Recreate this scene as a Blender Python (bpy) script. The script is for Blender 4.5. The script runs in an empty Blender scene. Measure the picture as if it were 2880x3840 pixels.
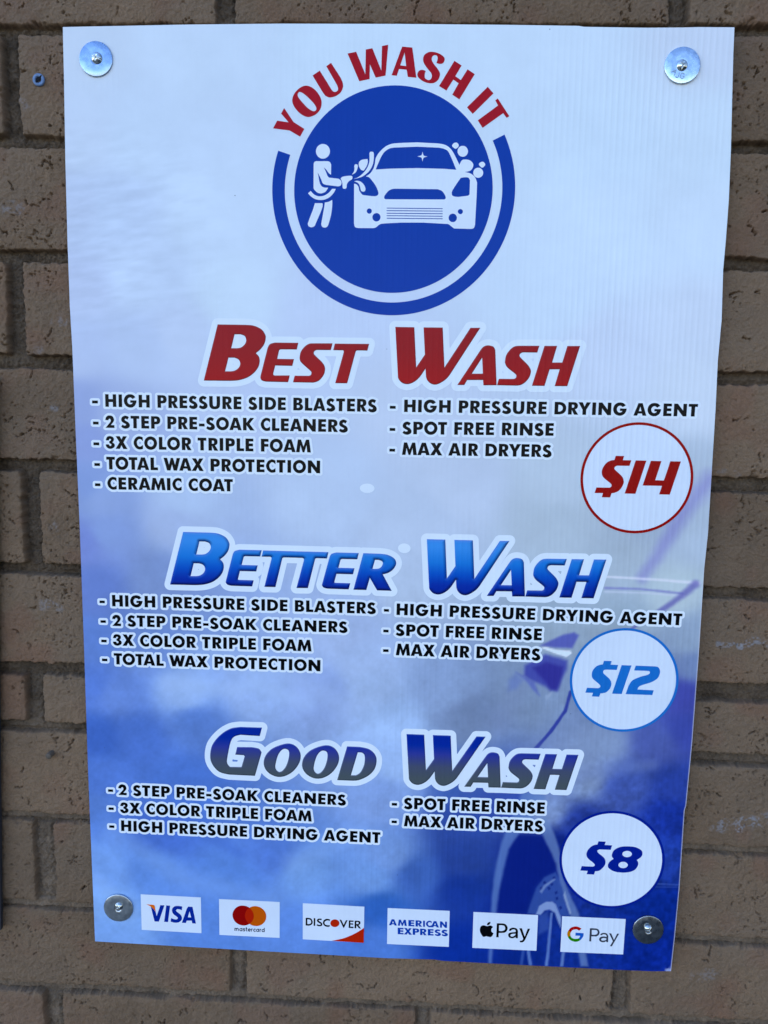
import bpy, math, random
import numpy as np
from mathutils import Matrix, Vector
from mathutils.geometry import delaunay_2d_cdt

scene = bpy.context.scene
COL = scene.collection
random.seed(7)
RNG = np.random.default_rng(11)
ZC = 1.5            # height of the middle of the board above the ground, metres

# ------------------------------------------------------------------ camera
CAM_C = [0.0291,0.1034,0.72461]
CAM_R = [[0.998907,0.017039,-0.043515],[0.022185,-0.992446,0.120656],[-0.041131,-0.12149,-0.99174]]
def w3(u, v, z=0.0):
    """board millimetres (right, up, towards the viewer) -> world metres"""
    return (u / 1000.0, -z / 1000.0, ZC + v / 1000.0)
def dirw(d):
    return Vector((d[0], -d[2], d[1]))
cd = bpy.data.cameras.new('camera')
cam = bpy.data.objects.new('camera', cd)
COL.objects.link(cam)
rx, dn, fw = (dirw(r) for r in CAM_R)
m = Matrix((rx, -dn, -fw)).transposed().to_4x4()
m.translation = Vector((CAM_C[0], -CAM_C[2], ZC + CAM_C[1]))
cam.matrix_world = m
cd.sensor_fit = 'VERTICAL'
cd.sensor_height = 36.0
cd.sensor_width = 27.0
cd.lens = 36.0 * 2800.0 / 3840.0
cd.clip_start = 0.01
cd.clip_end = 500.0
scene.camera = cam

# ------------------------------------------------------------------ sky, sun, exposure
SUN_EL = math.radians(60)
SUN_AZ = math.radians(-35)      # from the back of the wall (+Y) towards the left: the wall is in open shade
w = bpy.data.worlds.new('World')
scene.world = w
w.use_nodes = True
nt = w.node_tree
nt.nodes.clear()
sky = nt.nodes.new('ShaderNodeTexSky')
sky.sky_type = 'NISHITA'
sky.sun_disc = False
sky.sun_elevation = SUN_EL
sky.sun_rotation = SUN_AZ
sky.altitude = 100
sky.air_density = 1.0
sky.dust_density = 0.0
sky.ozone_density = 6.0
bgn = nt.nodes.new('ShaderNodeBackground')
bgn.inputs['Strength'].default_value = 0.13
out = nt.nodes.new('ShaderNodeOutputWorld')
# below the horizon: shaded grey paving; above it the sky, a touch cooler (the photograph's white balance)
tcw = nt.nodes.new('ShaderNodeTexCoord')
sxw = nt.nodes.new('ShaderNodeSeparateXYZ')
nt.links.new(tcw.outputs['Generated'], sxw.inputs[0])
mrw = nt.nodes.new('ShaderNodeMapRange')
mrw.inputs['From Min'].default_value = -0.12; mrw.inputs['From Max'].default_value = 0.0
nt.links.new(sxw.outputs['Z'], mrw.inputs['Value'])
cool = nt.nodes.new('ShaderNodeMix'); cool.data_type = 'RGBA'; cool.blend_type = 'MULTIPLY'
cool.inputs[0].default_value = 1.0
side = nt.nodes.new('ShaderNodeMapRange')      # side dimming added to the sky, brighter left, darker right, to shade the ribs
side.inputs['From Min'].default_value = -1.0; side.inputs['From Max'].default_value = 1.0
side.inputs['To Min'].default_value = 1.55; side.inputs['To Max'].default_value = 0.40
nt.links.new(sxw.outputs['X'], side.inputs['Value'])
dim = nt.nodes.new('ShaderNodeVectorMath'); dim.operation = 'SCALE'
nt.links.new(sky.outputs[0], dim.inputs[0]); nt.links.new(side.outputs[0], dim.inputs['Scale'])
nt.links.new(dim.outputs[0], cool.inputs[6]); cool.inputs[7].default_value = (1.02, 0.96, 0.96, 1)
gmix = nt.nodes.new('ShaderNodeMix'); gmix.data_type = 'RGBA'
nt.links.new(mrw.outputs[0], gmix.inputs[0])
gcol = nt.nodes.new('ShaderNodeMix'); gcol.data_type = 'RGBA'      # ground tint made lighter left, darker right, to tone the lower washers' reflections
mrx = nt.nodes.new('ShaderNodeMapRange'); mrx.inputs['From Min'].default_value = -0.45; mrx.inputs['From Max'].default_value = 0.35
nt.links.new(sxw.outputs['X'], mrx.inputs['Value']); nt.links.new(mrx.outputs[0], gcol.inputs[0])
gcol.inputs[6].default_value = (0.28, 0.39, 0.57, 1); gcol.inputs[7].default_value = (0.06, 0.095, 0.16, 1)
nt.links.new(gcol.outputs[2], gmix.inputs[6])
nt.links.new(cool.outputs[2], gmix.inputs[7])
nt.links.new(gmix.outputs[2], bgn.inputs[0])
nt.links.new(bgn.outputs[0], out.inputs[0])
sl = bpy.data.lights.new('sun', 'SUN')
sl.energy = 3.0
sl.angle = math.radians(0.53)
sl.color = (1.0, 0.95, 0.88)
sun = bpy.data.objects.new('sun', sl)
COL.objects.link(sun)
sd = Vector((math.sin(SUN_AZ) * math.cos(SUN_EL), math.cos(SUN_AZ) * math.cos(SUN_EL), math.sin(SUN_EL)))
sun.rotation_euler = sd.to_track_quat('Z', 'Y').to_euler()
sun.location = (-2, 3, 5)
vs = scene.view_settings
vs.view_transform = 'Standard'
vs.look = 'None'
vs.exposure = 2.08
vs.gamma = 1.0
vs.use_curve_mapping = False

# ------------------------------------------------------------------ data (board millimetres)
S = {
 "arc": "-94.51,368.5 -84.72,363.11 -80.75,369.91 -90.83,375.95 -99.61,388.17 -102.42,383.28 -95.39,375.7 -106.11,377.16 -109.94,370.33|-85.29,405.59~ -89.81,401.14~ -91.96,396.29~ -91.52,391.82~ -88.26,386.74~ -83.05,382.27~ -76.99,380.32~ -70.51,382.48~ -66.22,386.95~ -64.88,392.63~ -66.08,397.49~ -69.77,402.74~ -74.53,406.38~ -79.79,407.6~|-84.85,402.15~ -81.39,400.53~ -76.2,396.28~ -71.86,391.82~ -69.68,387.96~ -70.75,385.73~ -73.55,385.73~ -77.89,388.37~ -82.66,393.04~ -86.13,397.09~ -87.13,399.52~ -86.57,401.34~|-63.74,401.53 -61.13,398.7~ -57.25,397.36~ -52.1,398.49~ -47.61,401.51~ -45.38,405.94~ -45.55,409.97~ -47.53,414.39 -56.43,427.16 -60.81,424.33 -50.9,408.37 -49.8,405.14~ -50.34,403.13~ -52.77,402.12~ -55.15,403.33~ -57.32,406.36~ -61.02,412 -66.79,420.53 -73.38,416.37|-30.37,411.37 -20.99,413.25 -20.88,425.98 -15.38,414.44 -6.32,416.27 -4.44,442.56 -10.07,441.47 -10.36,420.56 -18.83,439.63 -24.77,438.54 -24.9,417.26 -33.6,436.66 -41.39,435.13|3.78,416.01 5.8,421.84 12.82,421.23 13.93,415.03 21.77,414.3 17.51,440.11 8.3,440.94 -0.91,416.46|12.25,424.3 6.88,424.91 10.61,435.93|43.11,426.02~ 45.93,426.97~ 47.16,429.91~ 45.78,432.58~ 41.74,435~ 36.6,436.34~ 32.06,435.98~ 28.42,433.43~ 27.55,429.16~ 29.18,425.41~ 32.41,421.38~ 35.05,418.43~ 35.86,415.74~ 34.9,413.05~ 32.34,412.36~ 29.62,414.14~ 29.37,417.36~ 30.16,420.15 27,421.02~ 23.89,420.06~ 22.64,417.11~ 24.02,414.15~ 28.67,410.91~ 33.84,409.56~ 37.83,409.82~ 41.2,411.97~ 42.94,415.19~ 43.03,418.41~ 40.94,421.9~ 37.43,425.92~ 35.46,429.41~ 35.84,432.34~ 38.09,433.57~ 40.09,432.87~ 40.72,430.46~ 39.79,426.83|42.64,407.12 49.42,403.24 55.43,412.59 60.36,409.52 54.82,399.67 61.45,395.62 74.73,417.28 68.13,421.42 62.27,412.21 57.17,415.6 62.58,424.69 56,428.71|68.56,388.75 73.99,383.06 92.2,400.77 86.89,406.43|94.11,394.79 96.71,390.36 78.73,377.47 83.35,371 101.62,383.71 105.01,379.65 107.29,381.17 96.33,396.41",
 "best": "-151.58,138.96 -143.23,139.78~ -134.88,142.52~ -128.33,147.26~ -124.45,152.53~ -123.07,157.75~ -123.82,162.36~ -126.77,165.61 -122.32,169.29~ -118.76,173.94~ -117.28,179.12~ -117.56,182.84~ -121.09,187.95~ -128.73,191.46~ -137.57,192.16 -163.56,192.2 -177.73,138.86|-147.26,183.06 -141.76,183.12 -137.63,181.63~ -136.06,178.03~ -137.38,173.99~ -141.25,170.78~ -145.4,170.03 -150.62,169.96|-153.36,160.98 -147.84,161.05 -143.69,159.49~ -141.94,155.76~ -143.45,151.68~ -147.33,148.84~ -151.5,148.09 -156.74,148.01|-108.44,175.85 -113.16,174.3~ -115.23,171.11 -122.1,145.02 -122.41,142.12~ -120.93,139.81~ -117.07,138.71 -95.54,138.56 -93.95,145.02 -108.46,144.81 -109.76,145.32~ -109.94,146.94 -108.04,154.2 -91.49,154.03 -89.85,160.51 -106.09,160.52 -104.61,167.22 -104.02,168.84~ -102.84,169.49 -87.22,169.58 -85.77,175.91|-71.75,175.63 -75.32,175.19~ -79.39,172.64~ -83.2,167.86~ -84.36,162.85~ -84.2,159.85~ -82.39,156.87~ -73.91,149.47~ -73.03,147.73~ -73.64,145.71~ -75.68,144.93 -89.18,144.88 -90.91,138.51 -71.55,138.45 -68.73,139.09~ -64.9,141.06~ -61.09,146.14~ -59.85,151.18~ -60.49,154.42~ -62.97,158.14~ -69.65,164.3~ -70.83,166.53~ -70.18,168.28~ -68.15,169.35 -54.54,169.43 -52.91,175.82|-52.19,169.36 -43.19,169.43 -42.16,168.89~ -42.15,167.4 -50.03,138.26 -38.42,138.33 -30.86,167.55 -30.22,169.05~ -28.7,169.47 -19.47,169.44 -17.88,175.76 -50.62,175.6|10.09,146.54 10.58,143.51~ 13.73,139.92~ 18.68,138.35~ 23.58,139.46~ 28.43,142.56~ 32.02,146.55 36.34,153.26 36.95,145.72 38.26,142.4~ 41.4,139.42~ 46.03,138.28~ 51.19,140.17~ 56,143.57~ 59.27,147.25 87.12,191.96 77.86,191.85 54.3,154.6 51.66,191.78 33.6,191.74 35.41,166.51 27.43,154.35 24.77,191.82 6.77,191.85|73.59,138.39 76.2,143.08 91.26,143.3 91.79,138.42 104.28,138.66 101.91,171.58 100.11,174.54~ 96.74,175.69~ 93.41,175.65~ 90.13,174.11~ 87.8,171.09 66.98,138.29|89.72,164.23 90.94,149.33 80.46,149.18|123.54,175.82 119.76,175.07~ 116.06,172.34~ 112.44,167.18~ 111.43,161.77~ 111.64,159.08~ 113.96,155.33~ 121.56,149.48~ 122.61,147.6~ 122.08,145.7~ 120.37,144.86 106.25,144.76 104.6,138.65 123.89,138.56 127.14,139.26~ 130.88,141.49~ 134.53,145.88~ 136.13,150.77~ 135.73,154.01~ 132.94,158.29~ 125.87,164.93~ 124.97,167.08~ 125.99,168.86~ 128.13,169.65 141.45,169.71 143.19,176.07|137.67,138.6 149.56,138.67 153.68,154.26 163.13,154.4 159.11,138.65 170.92,138.72 181.22,176.34 169.34,176.19 165.34,160.79 155.79,160.66 159.77,176.17 147.96,176.02",
 "better": "-188.27,-63.31 -179.93,-62.49~ -171.58,-59.73~ -165.04,-54.96~ -161.16,-49.65~ -159.78,-44.4~ -160.53,-39.75~ -163.48,-36.48 -159.03,-32.78~ -155.47,-28.1~ -153.99,-22.88~ -154.27,-19.14~ -157.8,-13.99~ -165.44,-10.46~ -174.27,-9.75 -200.25,-9.71 -214.41,-63.41|-183.96,-18.91 -178.46,-18.85 -174.33,-20.35~ -172.76,-23.98~ -174.08,-28.05~ -177.95,-31.28~ -182.1,-32.03 -187.31,-32.1|-190.05,-41.14 -184.54,-41.07 -180.39,-42.64~ -178.64,-46.4~ -180.15,-50.51~ -184.03,-53.37~ -188.19,-54.12 -193.43,-54.2|-143.81,-26.23 -148.67,-27.72~ -150.55,-30.51 -157.79,-58.25 -157.94,-59.92~ -156.02,-62.08~ -152.19,-62.98 -131.37,-63.08 -129.81,-56.84 -144.34,-56.79 -145.43,-56.54~ -145.6,-55.71 -143.61,-47.76 -127.2,-47.78 -125.76,-41.58 -141.76,-41.55 -139.94,-34.36 -139.51,-33.25~ -138.33,-32.61 -123.16,-32.56 -121.73,-26.23|-121.81,-32.66 -113.78,-32.62 -112.24,-33.04~ -111.94,-34.75 -119.11,-63.22 -107.94,-63.08 -101.45,-35.42 -100.83,-33.54~ -99.45,-32.88 -81.44,-32.89 -79.75,-33.63~ -79.59,-35.49 -86.89,-63.46 -75.46,-63.31 -68.68,-35.21 -68.07,-33.33~ -66.85,-32.84 -56.57,-32.89 -55.24,-26.51 -120.25,-26.41|-47.2,-26.62 -52.06,-28.11~ -53.94,-30.9 -61.18,-58.64 -61.33,-60.31~ -59.41,-62.47~ -55.58,-63.37 -34.76,-63.47 -33.2,-57.23 -47.73,-57.18 -48.82,-56.93~ -48.99,-56.1 -47,-48.15 -30.59,-48.17 -29.15,-41.97 -45.15,-41.94 -43.33,-34.75 -42.9,-33.64~ -41.72,-33 -26.55,-32.95 -25.12,-26.62|-29.97,-63.73 -17.19,-63.66 -13.84,-51.31 -6.49,-63.7 8.04,-63.86 -1.18,-47.4 3.4,-46.18~ 8.2,-43.04~ 11.36,-38.57~ 11.82,-34.72~ 9.6,-30.95~ 3.61,-27.82~ -3.95,-26.8 -20.69,-26.67|-8.98,-33.06 -5.74,-32.97 -2.48,-34.1~ -1.21,-36.15~ -2.39,-39.47~ -4.79,-41.45~ -7.49,-42.07 -11.38,-42.17|44.82,-57.87 45.31,-60.99~ 48.47,-64.69~ 53.43,-66.31~ 58.34,-65.16~ 63.21,-61.97~ 66.8,-57.86 71.13,-50.94 71.75,-58.71 73.06,-62.13~ 76.21,-65.2~ 80.85,-66.38~ 86.02,-64.43~ 90.84,-60.93~ 94.12,-57.14 122.04,-11.06 112.76,-11.18 89.14,-49.56 86.49,-11.25 68.39,-11.29 70.2,-37.29 62.2,-49.82 59.54,-11.21 41.49,-11.18|108.48,-66.27 111.09,-61.43 126.19,-61.21 126.72,-66.24 139.24,-65.99 136.86,-32.06 135.06,-29.01~ 131.68,-27.83~ 128.34,-27.87~ 125.06,-29.46~ 122.72,-32.57 101.85,-66.37|124.64,-39.64 125.87,-54.99 115.36,-55.15|158.55,-27.7 154.76,-28.47~ 151.05,-31.28~ 147.42,-36.6~ 146.41,-42.17~ 146.62,-44.95~ 148.94,-48.81~ 156.56,-54.84~ 157.61,-56.78~ 157.08,-58.73~ 155.37,-59.6 141.21,-59.7 139.56,-66 158.9,-66.09 162.16,-65.37~ 165.9,-63.07~ 169.56,-58.55~ 171.17,-53.51~ 170.77,-50.17~ 167.97,-45.76~ 160.88,-38.92~ 159.98,-36.7~ 161,-34.87~ 163.15,-34.05 176.5,-33.99 178.24,-27.44|172.71,-66.05 184.63,-65.98 188.76,-49.91 198.23,-49.77 194.2,-66 206.04,-65.93 216.37,-27.16 204.46,-27.31 200.45,-43.18 190.87,-43.32 194.86,-27.33 183.03,-27.49",
 "good": "-144,-210 -154.38,-212.11~ -164.82,-219.2~ -173.39,-230.29~ -175.75,-242.56~ -173.62,-251.3~ -166.52,-259.19~ -156.08,-261.79 -129.34,-262.12 -122.36,-236.51 -125.33,-232.57~ -132.46,-231.22 -147.65,-231.64 -149.66,-239.96 -140.94,-240.17 -139.91,-241.22 -143.23,-253.13 -155.36,-253.32 -158.2,-249.36~ -157.89,-243.24~ -154.5,-226.91~ -150.56,-220.71~ -144.06,-218.46 -124.25,-219.08 -121.9,-209.89|-110.44,-231.35~ -118.22,-239.73~ -120.19,-249.27~ -116.31,-257.26~ -107.87,-261.96~ -98.77,-261.34~ -89.7,-255.56~ -83.25,-245.85~ -82.25,-236.37~ -87.18,-228.48~ -96.22,-225.99~|-97.5,-231.82~ -94.27,-234.12~ -94.26,-240.86~ -96.84,-249.74~ -100.72,-255.31~ -104.62,-256.81~ -107.86,-253.55~ -107.86,-248.13~ -105.26,-238.57~ -101.38,-233.04~|-70.92,-231.77~ -78.62,-240.14~ -80.53,-249.66~ -76.61,-257.64~ -68.17,-262.33~ -59.12,-261.7~ -50.12,-255.94~ -43.77,-246.24~ -42.83,-236.78~ -47.78,-228.91~ -56.8,-226.42~|-58.04,-232.24~ -54.81,-234.54~ -54.76,-241.26~ -57.27,-250.13~ -61.1,-255.68~ -64.97,-257.19~ -68.22,-253.93~ -68.25,-248.52~ -65.73,-238.98~ -61.9,-233.46~|-44.38,-263.44 -31.47,-263.48 -22.46,-262.72~ -12.24,-257.32~ -5.93,-249.65~ -4.16,-240.17~ -6.56,-233.55~ -12.65,-228.68~ -21.64,-226.87 -34.46,-226.81|-23.48,-232.84 -18.99,-233.07~ -16.38,-236.6~ -16.89,-246.03~ -20.64,-254.26~ -25.1,-257.41 -30.25,-257.61|29.07,-257.12 29.56,-260.17~ 32.69,-263.79~ 37.61,-265.37~ 42.47,-264.25~ 47.29,-261.13~ 50.86,-257.11 55.15,-250.35 55.76,-257.95 57.06,-261.29~ 60.18,-264.29~ 64.78,-265.44~ 69.91,-263.54~ 74.69,-260.11~ 77.94,-256.41 105.61,-211.38 96.41,-211.49 73,-249 70.38,-211.56 52.43,-211.6 54.23,-237.01 46.3,-249.25 43.66,-211.52 25.77,-211.49|92.17,-265.33 94.76,-260.61 109.73,-260.38 110.25,-265.3 122.66,-265.06 120.31,-231.9 118.52,-228.92~ 115.17,-227.76~ 111.86,-227.8~ 108.6,-229.35~ 106.29,-232.4 85.6,-265.43|108.2,-239.3 109.41,-254.31 98.99,-254.46|141.8,-227.63 138.05,-228.39~ 134.37,-231.14~ 130.77,-236.33~ 129.77,-241.78~ 129.98,-244.49~ 132.28,-248.27~ 139.83,-254.16~ 140.88,-256.05~ 140.35,-257.97~ 138.65,-258.81 124.62,-258.91 122.98,-265.07 142.15,-265.16 145.38,-264.45~ 149.1,-262.21~ 152.72,-257.79~ 154.31,-252.86~ 153.91,-249.6~ 151.14,-245.29~ 144.12,-238.6~ 143.22,-236.43~ 144.24,-234.64~ 146.36,-233.85 159.6,-233.79 161.33,-227.38|155.84,-265.12 167.66,-265.05 171.75,-249.35 181.14,-249.2 177.15,-265.07 188.88,-265 199.12,-227.11 187.31,-227.26 183.34,-242.77 173.85,-242.9 177.8,-227.28 166.07,-227.43",
 "p14": "218.86,69.65 215.52,69.16~ 211.45,66.74~ 208.2,61.72~ 207.62,56.73~ 209.74,52.51~ 216.34,47.3~ 217.48,45.54~ 217.21,44.11~ 215.86,43.08 203.19,43.03 201.7,37.64 209.74,37.67 208.82,33.64 216.85,33.67 217.9,37.7 221.38,38.48~ 225.46,41.07~ 228.34,46.12~ 228.84,49.7~ 226.84,54.28~ 220.58,59.83~ 219.28,61.72~ 220.04,63.37~ 221.73,64.32 233.42,64.41 234.93,69.75 226.9,69.73 227.86,73.71 219.96,73.77|230.35,37.75 240.54,37.68 249.17,69.74 239.05,69.76|246.94,45.8 265.27,45.82 263.05,37.59 273.12,37.59 281.62,69.52 271.68,69.54 266.77,51.04 258.52,51.16 263.33,69.52 253.36,69.61",
 "p12": "218.29,-132.53 215.42,-133.07~ 211.89,-134.93~ 208.84,-139.19~ 208.2,-143.77~ 209.62,-147.53~ 215.7,-152.66~ 217.11,-154.52~ 216.97,-156.05~ 215.2,-157.02 204.13,-157 202.78,-162.02 210.36,-161.99 209.3,-165.7 216.6,-165.84 217.65,-162.28 219.83,-162.06~ 223.4,-160.79~ 226.82,-156.86~ 227.87,-151.88~ 225.96,-147.38~ 220.25,-142.24~ 219.21,-140.38~ 219.69,-138.47~ 221.46,-137.73 232.32,-137.68 233.49,-132.58 226.11,-132.51 226.99,-128.77 219.4,-128.79|229.07,-162.21 238.52,-162.27 246.5,-132.69 236.89,-132.62|249.32,-137.67 262.67,-137.7 264.28,-138.02~ 264.81,-139.67~ 262.91,-141.63~ 256.53,-143.73~ 249.49,-146.99~ 246.75,-149.74~ 244.79,-153.6 242.37,-162.22 268.62,-162.33 269.63,-157.42 253.83,-157.11 254.3,-155.19~ 257.06,-152.82~ 266.96,-149.08~ 272.5,-145.1~ 274.4,-140.88~ 274.6,-137.09~ 272.51,-133.53~ 268.87,-132.89 250.69,-132.71",
 "p8": "222.78,-322.48 220.03,-322.84~ 216.41,-325.17~ 213.25,-329.34~ 212.35,-333.82~ 214.05,-337.79~ 219.13,-342.01~ 221.1,-343.95~ 221.18,-345.57~ 219.37,-346.7 208.25,-346.55 207.06,-351.47 214.5,-351.55 213.56,-355.25 221.15,-355.31 222.02,-351.61 224.11,-351.36~ 227.04,-350.17~ 230.93,-345.54~ 232.11,-341.03~ 230.46,-336.66~ 225.38,-332.44~ 223.4,-330.35~ 223.46,-328.49~ 225.13,-327.61 236.56,-327.52 237.71,-322.64 230.24,-322.48 231.18,-318.9 223.78,-318.82|246.58,-323.86~ 240.78,-326.93~ 238.39,-331.06~ 238.21,-334.7~ 239.99,-337.21 235.92,-340.86~ 234.64,-344.97~ 236.31,-348.13~ 242.08,-351.12~ 250.36,-351.8~ 257.04,-350.85~ 262.12,-348.19~ 264.84,-343.62~ 265,-339.98~ 263.37,-337.47 267.63,-333.81~ 268.75,-330.14~ 267.21,-326.59~ 261.46,-323.62~ 253.98,-322.98~|258.09,-331.17~ 257.8,-332.51~ 256.84,-333.67~ 255.33,-334.49~ 253.52,-334.84~ 251.69,-334.65~ 250.1,-333.97~ 249.01,-332.9~ 248.57,-331.59~ 248.86,-330.24~ 249.83,-329.08~ 251.33,-328.27~ 253.14,-327.92~ 254.97,-328.11~ 256.56,-328.79~ 257.65,-329.86~|254.67,-343.27~ 254.38,-344.61~ 253.43,-345.78~ 251.95,-346.6~ 250.16,-346.95~ 248.35,-346.76~ 246.79,-346.08~ 245.7,-345~ 245.27,-343.68~ 245.56,-342.34~ 246.52,-341.17~ 248,-340.35~ 249.78,-340.01~ 251.59,-340.19~ 253.15,-340.88~ 254.24,-341.95~",
 "person": "-57.06,351.91~ -57.72,353.47~ -58.76,354.81~ -60.12,355.83~ -61.7,356.48~ -63.39,356.69~ -65.07,356.47~ -66.64,355.82~ -67.99,354.79~ -69.01,353.45~ -69.65,351.88~ -69.87,350.2~ -69.63,348.52~ -68.97,346.96~ -67.93,345.62~ -66.57,344.59~ -64.99,343.94~ -63.29,343.73~ -61.61,343.95~ -60.04,344.6~ -58.69,345.64~ -57.67,346.99~ -57.03,348.55~ -56.82,350.23~|-71.11,340.84~ -71.91,339.14 -71.9,318.04 -71.51,316.49 -68.51,313.66~ -65.24,312.8~ -62.54,313.43~ -60.38,314.73~ -58.13,318 -61.49,318.08~ -64.2,319.11~ -66.12,322.19~ -67.24,327.34~ -68.18,331.56 -65.06,325.8~ -63.14,321.69~ -59.88,320.41 -49.04,319.17 -46.61,319.95~ -45.72,322.27~ -46.39,324.33~ -48.56,325.97 -57.49,326.96 -58.86,328.4~ -59.96,330.97~ -62.37,335.99 -59.98,333.79~ -57.8,330.97~ -55.62,329.44 -55.59,338.42 -56.52,340.47~ -58.42,341.49 -69.49,341.46|-74.19,310.01~ -70.1,307.7~ -65.48,306.94~ -61.41,307.38~ -57.08,309.32~ -53.31,312.95~ -51.02,316.94 -54.54,316.93 -57.66,313.45~ -61.43,311.11~ -65.23,310.21~ -68.49,310.56~ -71.76,312.1~ -74.6,315.03 -77.08,312.95|-72.49,297.82 -75.45,290.51 -77.23,285.54 -76.23,283.19~ -73.5,282.32~ -70.78,283.49~ -69.43,286.37~ -65.67,294.74~ -63.26,300.99 -63.17,303.48 -63.83,304.1 -70.51,304.07|-61.89,299.96~ -63.2,292.67~ -64.51,285.36 -63.68,283.01~ -61.22,282.14~ -58.77,283.04~ -57.43,285.92~ -55.32,293.75~ -54.3,302.07~ -54.35,307.1 -57.59,305.43~ -61.22,304.74|-46.51,325.62 -45.57,324.08~ -44.9,321.5~ -44.82,318.93 -44.26,317.38~ -42.9,317.03~ -41.45,317.39~ -40.92,318.69 -40.68,321.26~ -38.82,323.84~ -36.25,325.4~ -35.62,326.94~ -35.9,328.22~ -37.26,328.73 -39.95,328.57 -44.53,327.83~ -46.41,326.64",
 "spray": "-32.97,331.31~ -31.39,334.14~ -30.78,336.96 -31.18,338.49~ -32.53,338.9~ -33.6,338.49~ -34.12,337.2 -33.83,335.16~ -34.33,332.34~ -36.3,329.61|-26.67,342.95~ -29.33,341.31~ -29.95,339.26~ -29.54,336.71~ -27.62,333.9~ -25.19,333.24 -22.3,337.75~ -21.43,341.33 -21.84,343.53|-30.22,326.7~ -25.39,328.52~ -20.34,332.64~ -17.19,337.77~ -16.09,342.88~ -16,347.72 -16.56,349.51~ -18.18,350.01~ -19.52,349.75~ -20.19,348.48 -19.98,344.91~ -20.09,341.34~ -21.74,336.22~ -25.43,331.34~ -30.23,327.47~ -34.79,325.81|-31.52,322.84~ -29.34,321.05~ -28.22,317.96~ -27.37,315.39~ -25.47,314.52~ -23.86,315.15~ -23.35,317.21~ -24.75,320.55~ -27.75,323.37~ -31.27,324.28~ -33.96,323.6",
 "car": "-33.7,286.04 -32.66,282.86~ -29.75,281.92 -15.65,281.93 -13.17,282.58~ -10.72,284.59 -8.67,285.79 -4.95,286.21 10.73,287.1 29.69,287.22 42.05,286.66 51.93,286.16 54.4,285.94~ 56.91,284.21 59.85,282.09 75.86,281.79 78.29,282.76~ 79.17,285.93 79.81,311.92 79.87,322.88 77.67,327.94~ 73.51,331.04~ 68.18,332.35 73.03,333.38~ 75.38,336.11~ 75.68,339.6~ 72.34,342.7~ 67.45,343.31~ 65.04,342.29~ 63.12,338.56 57.97,348.09~ 54.18,353.12~ 49.22,356.2~ 42.7,357.35 23.98,358.24 10.95,357.83 5.25,357.51 0.37,356.89~ -5.31,354.55~ -10.95,349.49~ -14.14,344.42~ -15.04,338.95~ -16.45,334.65~ -19.27,330.73~ -23.1,328.13 -20.45,327.43~ -18.37,325.64 -14.6,320.94~ -12.05,316.23~ -11.18,313.09~ -11.98,311.51~ -14.43,310.55~ -20.21,310.92~ -25.83,311.6 -27.67,313.41~ -29.19,315.77~ -29.8,318.52~ -31.48,320.87~ -33.97,321.65|-14.15,334.27 -10.43,342.87~ -6.85,349.11~ -2,352.61~ 2.88,353.63 24.06,354.45 43.61,353.64 49.33,352.33~ 53.48,348.86~ 60.4,334.27 48.98,335.09 24.49,335.64 -0.05,335.09|64.68,327.11 67.92,327.67~ 71.59,327.37~ 73.28,325.19 73.26,312.68 71.67,311.42~ 65.98,310.68 61.91,310.27~ 58.21,311.04~ 56.94,312.6~ 57.64,316.53~|4.38,317.32 43.74,317.02 47.87,315.31~ 50.84,311.4~ 51.31,309.04~ 50.11,307.94 -4.5,307.91 -5.75,308.78~ -5.38,311.14~ -2.16,315.09~ 1.1,316.84~|-17.12,297.25~ -17.34,296.22~ -17.99,295.39~ -18.95,294.93~ -20.02,294.92~ -20.99,295.37~ -21.66,296.2~ -21.92,297.23~ -21.69,298.26~ -21.04,299.1~ -20.09,299.55~ -19.01,299.56~ -18.05,299.11~ -17.38,298.28~|-8.93,291.75~ -9.2,290.29~ -10,289.05~ -11.22,288.22~ -12.67,287.92~ -14.14,288.2~ -15.38,289.02~ -16.23,290.25~ -16.54,291.71~ -16.27,293.17~ -15.46,294.4~ -14.25,295.23~ -12.8,295.53~ -11.34,295.25~ -10.09,294.43~ -9.24,293.21~|62.2,291.6~ 61.95,290.15~ 61.14,288.92~ 59.92,288.09~ 58.45,287.78~ 56.97,288.07~ 55.7,288.88~ 54.83,290.11~ 54.49,291.56~ 54.75,293.01~ 55.55,294.24~ 56.77,295.07~ 58.24,295.37~ 59.72,295.09~ 60.99,294.27~ 61.86,293.06~|67.6,297.24~ 67.4,296.24~ 66.76,295.44~ 65.83,295~ 64.76,294.99~ 63.8,295.43~ 63.12,296.22~ 62.86,297.21~ 63.06,298.21~ 63.7,299.01~ 64.63,299.45~ 65.7,299.46~ 66.66,299.02~ 67.34,298.23~|-2.72,300.34 48.27,300.13 49.1,299.82 48.29,299.42 -2.71,299.63 -3.79,300.02|-2.68,298.05 48.33,297.92 49.16,297.61 48.35,297.21 -2.67,297.33 -3.75,297.72|-2.64,295.75 48.39,295.55 49.22,295.24 48.41,294.84 -2.63,295.04 -3.71,295.43|-2.6,293.53 48.45,293.34 49.28,293.03 48.47,292.63 -2.59,292.82 -3.67,293.21|-2.56,291.23 48.51,291.05 49.34,290.74 48.53,290.34 -2.55,290.52 -3.63,290.91",
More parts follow.
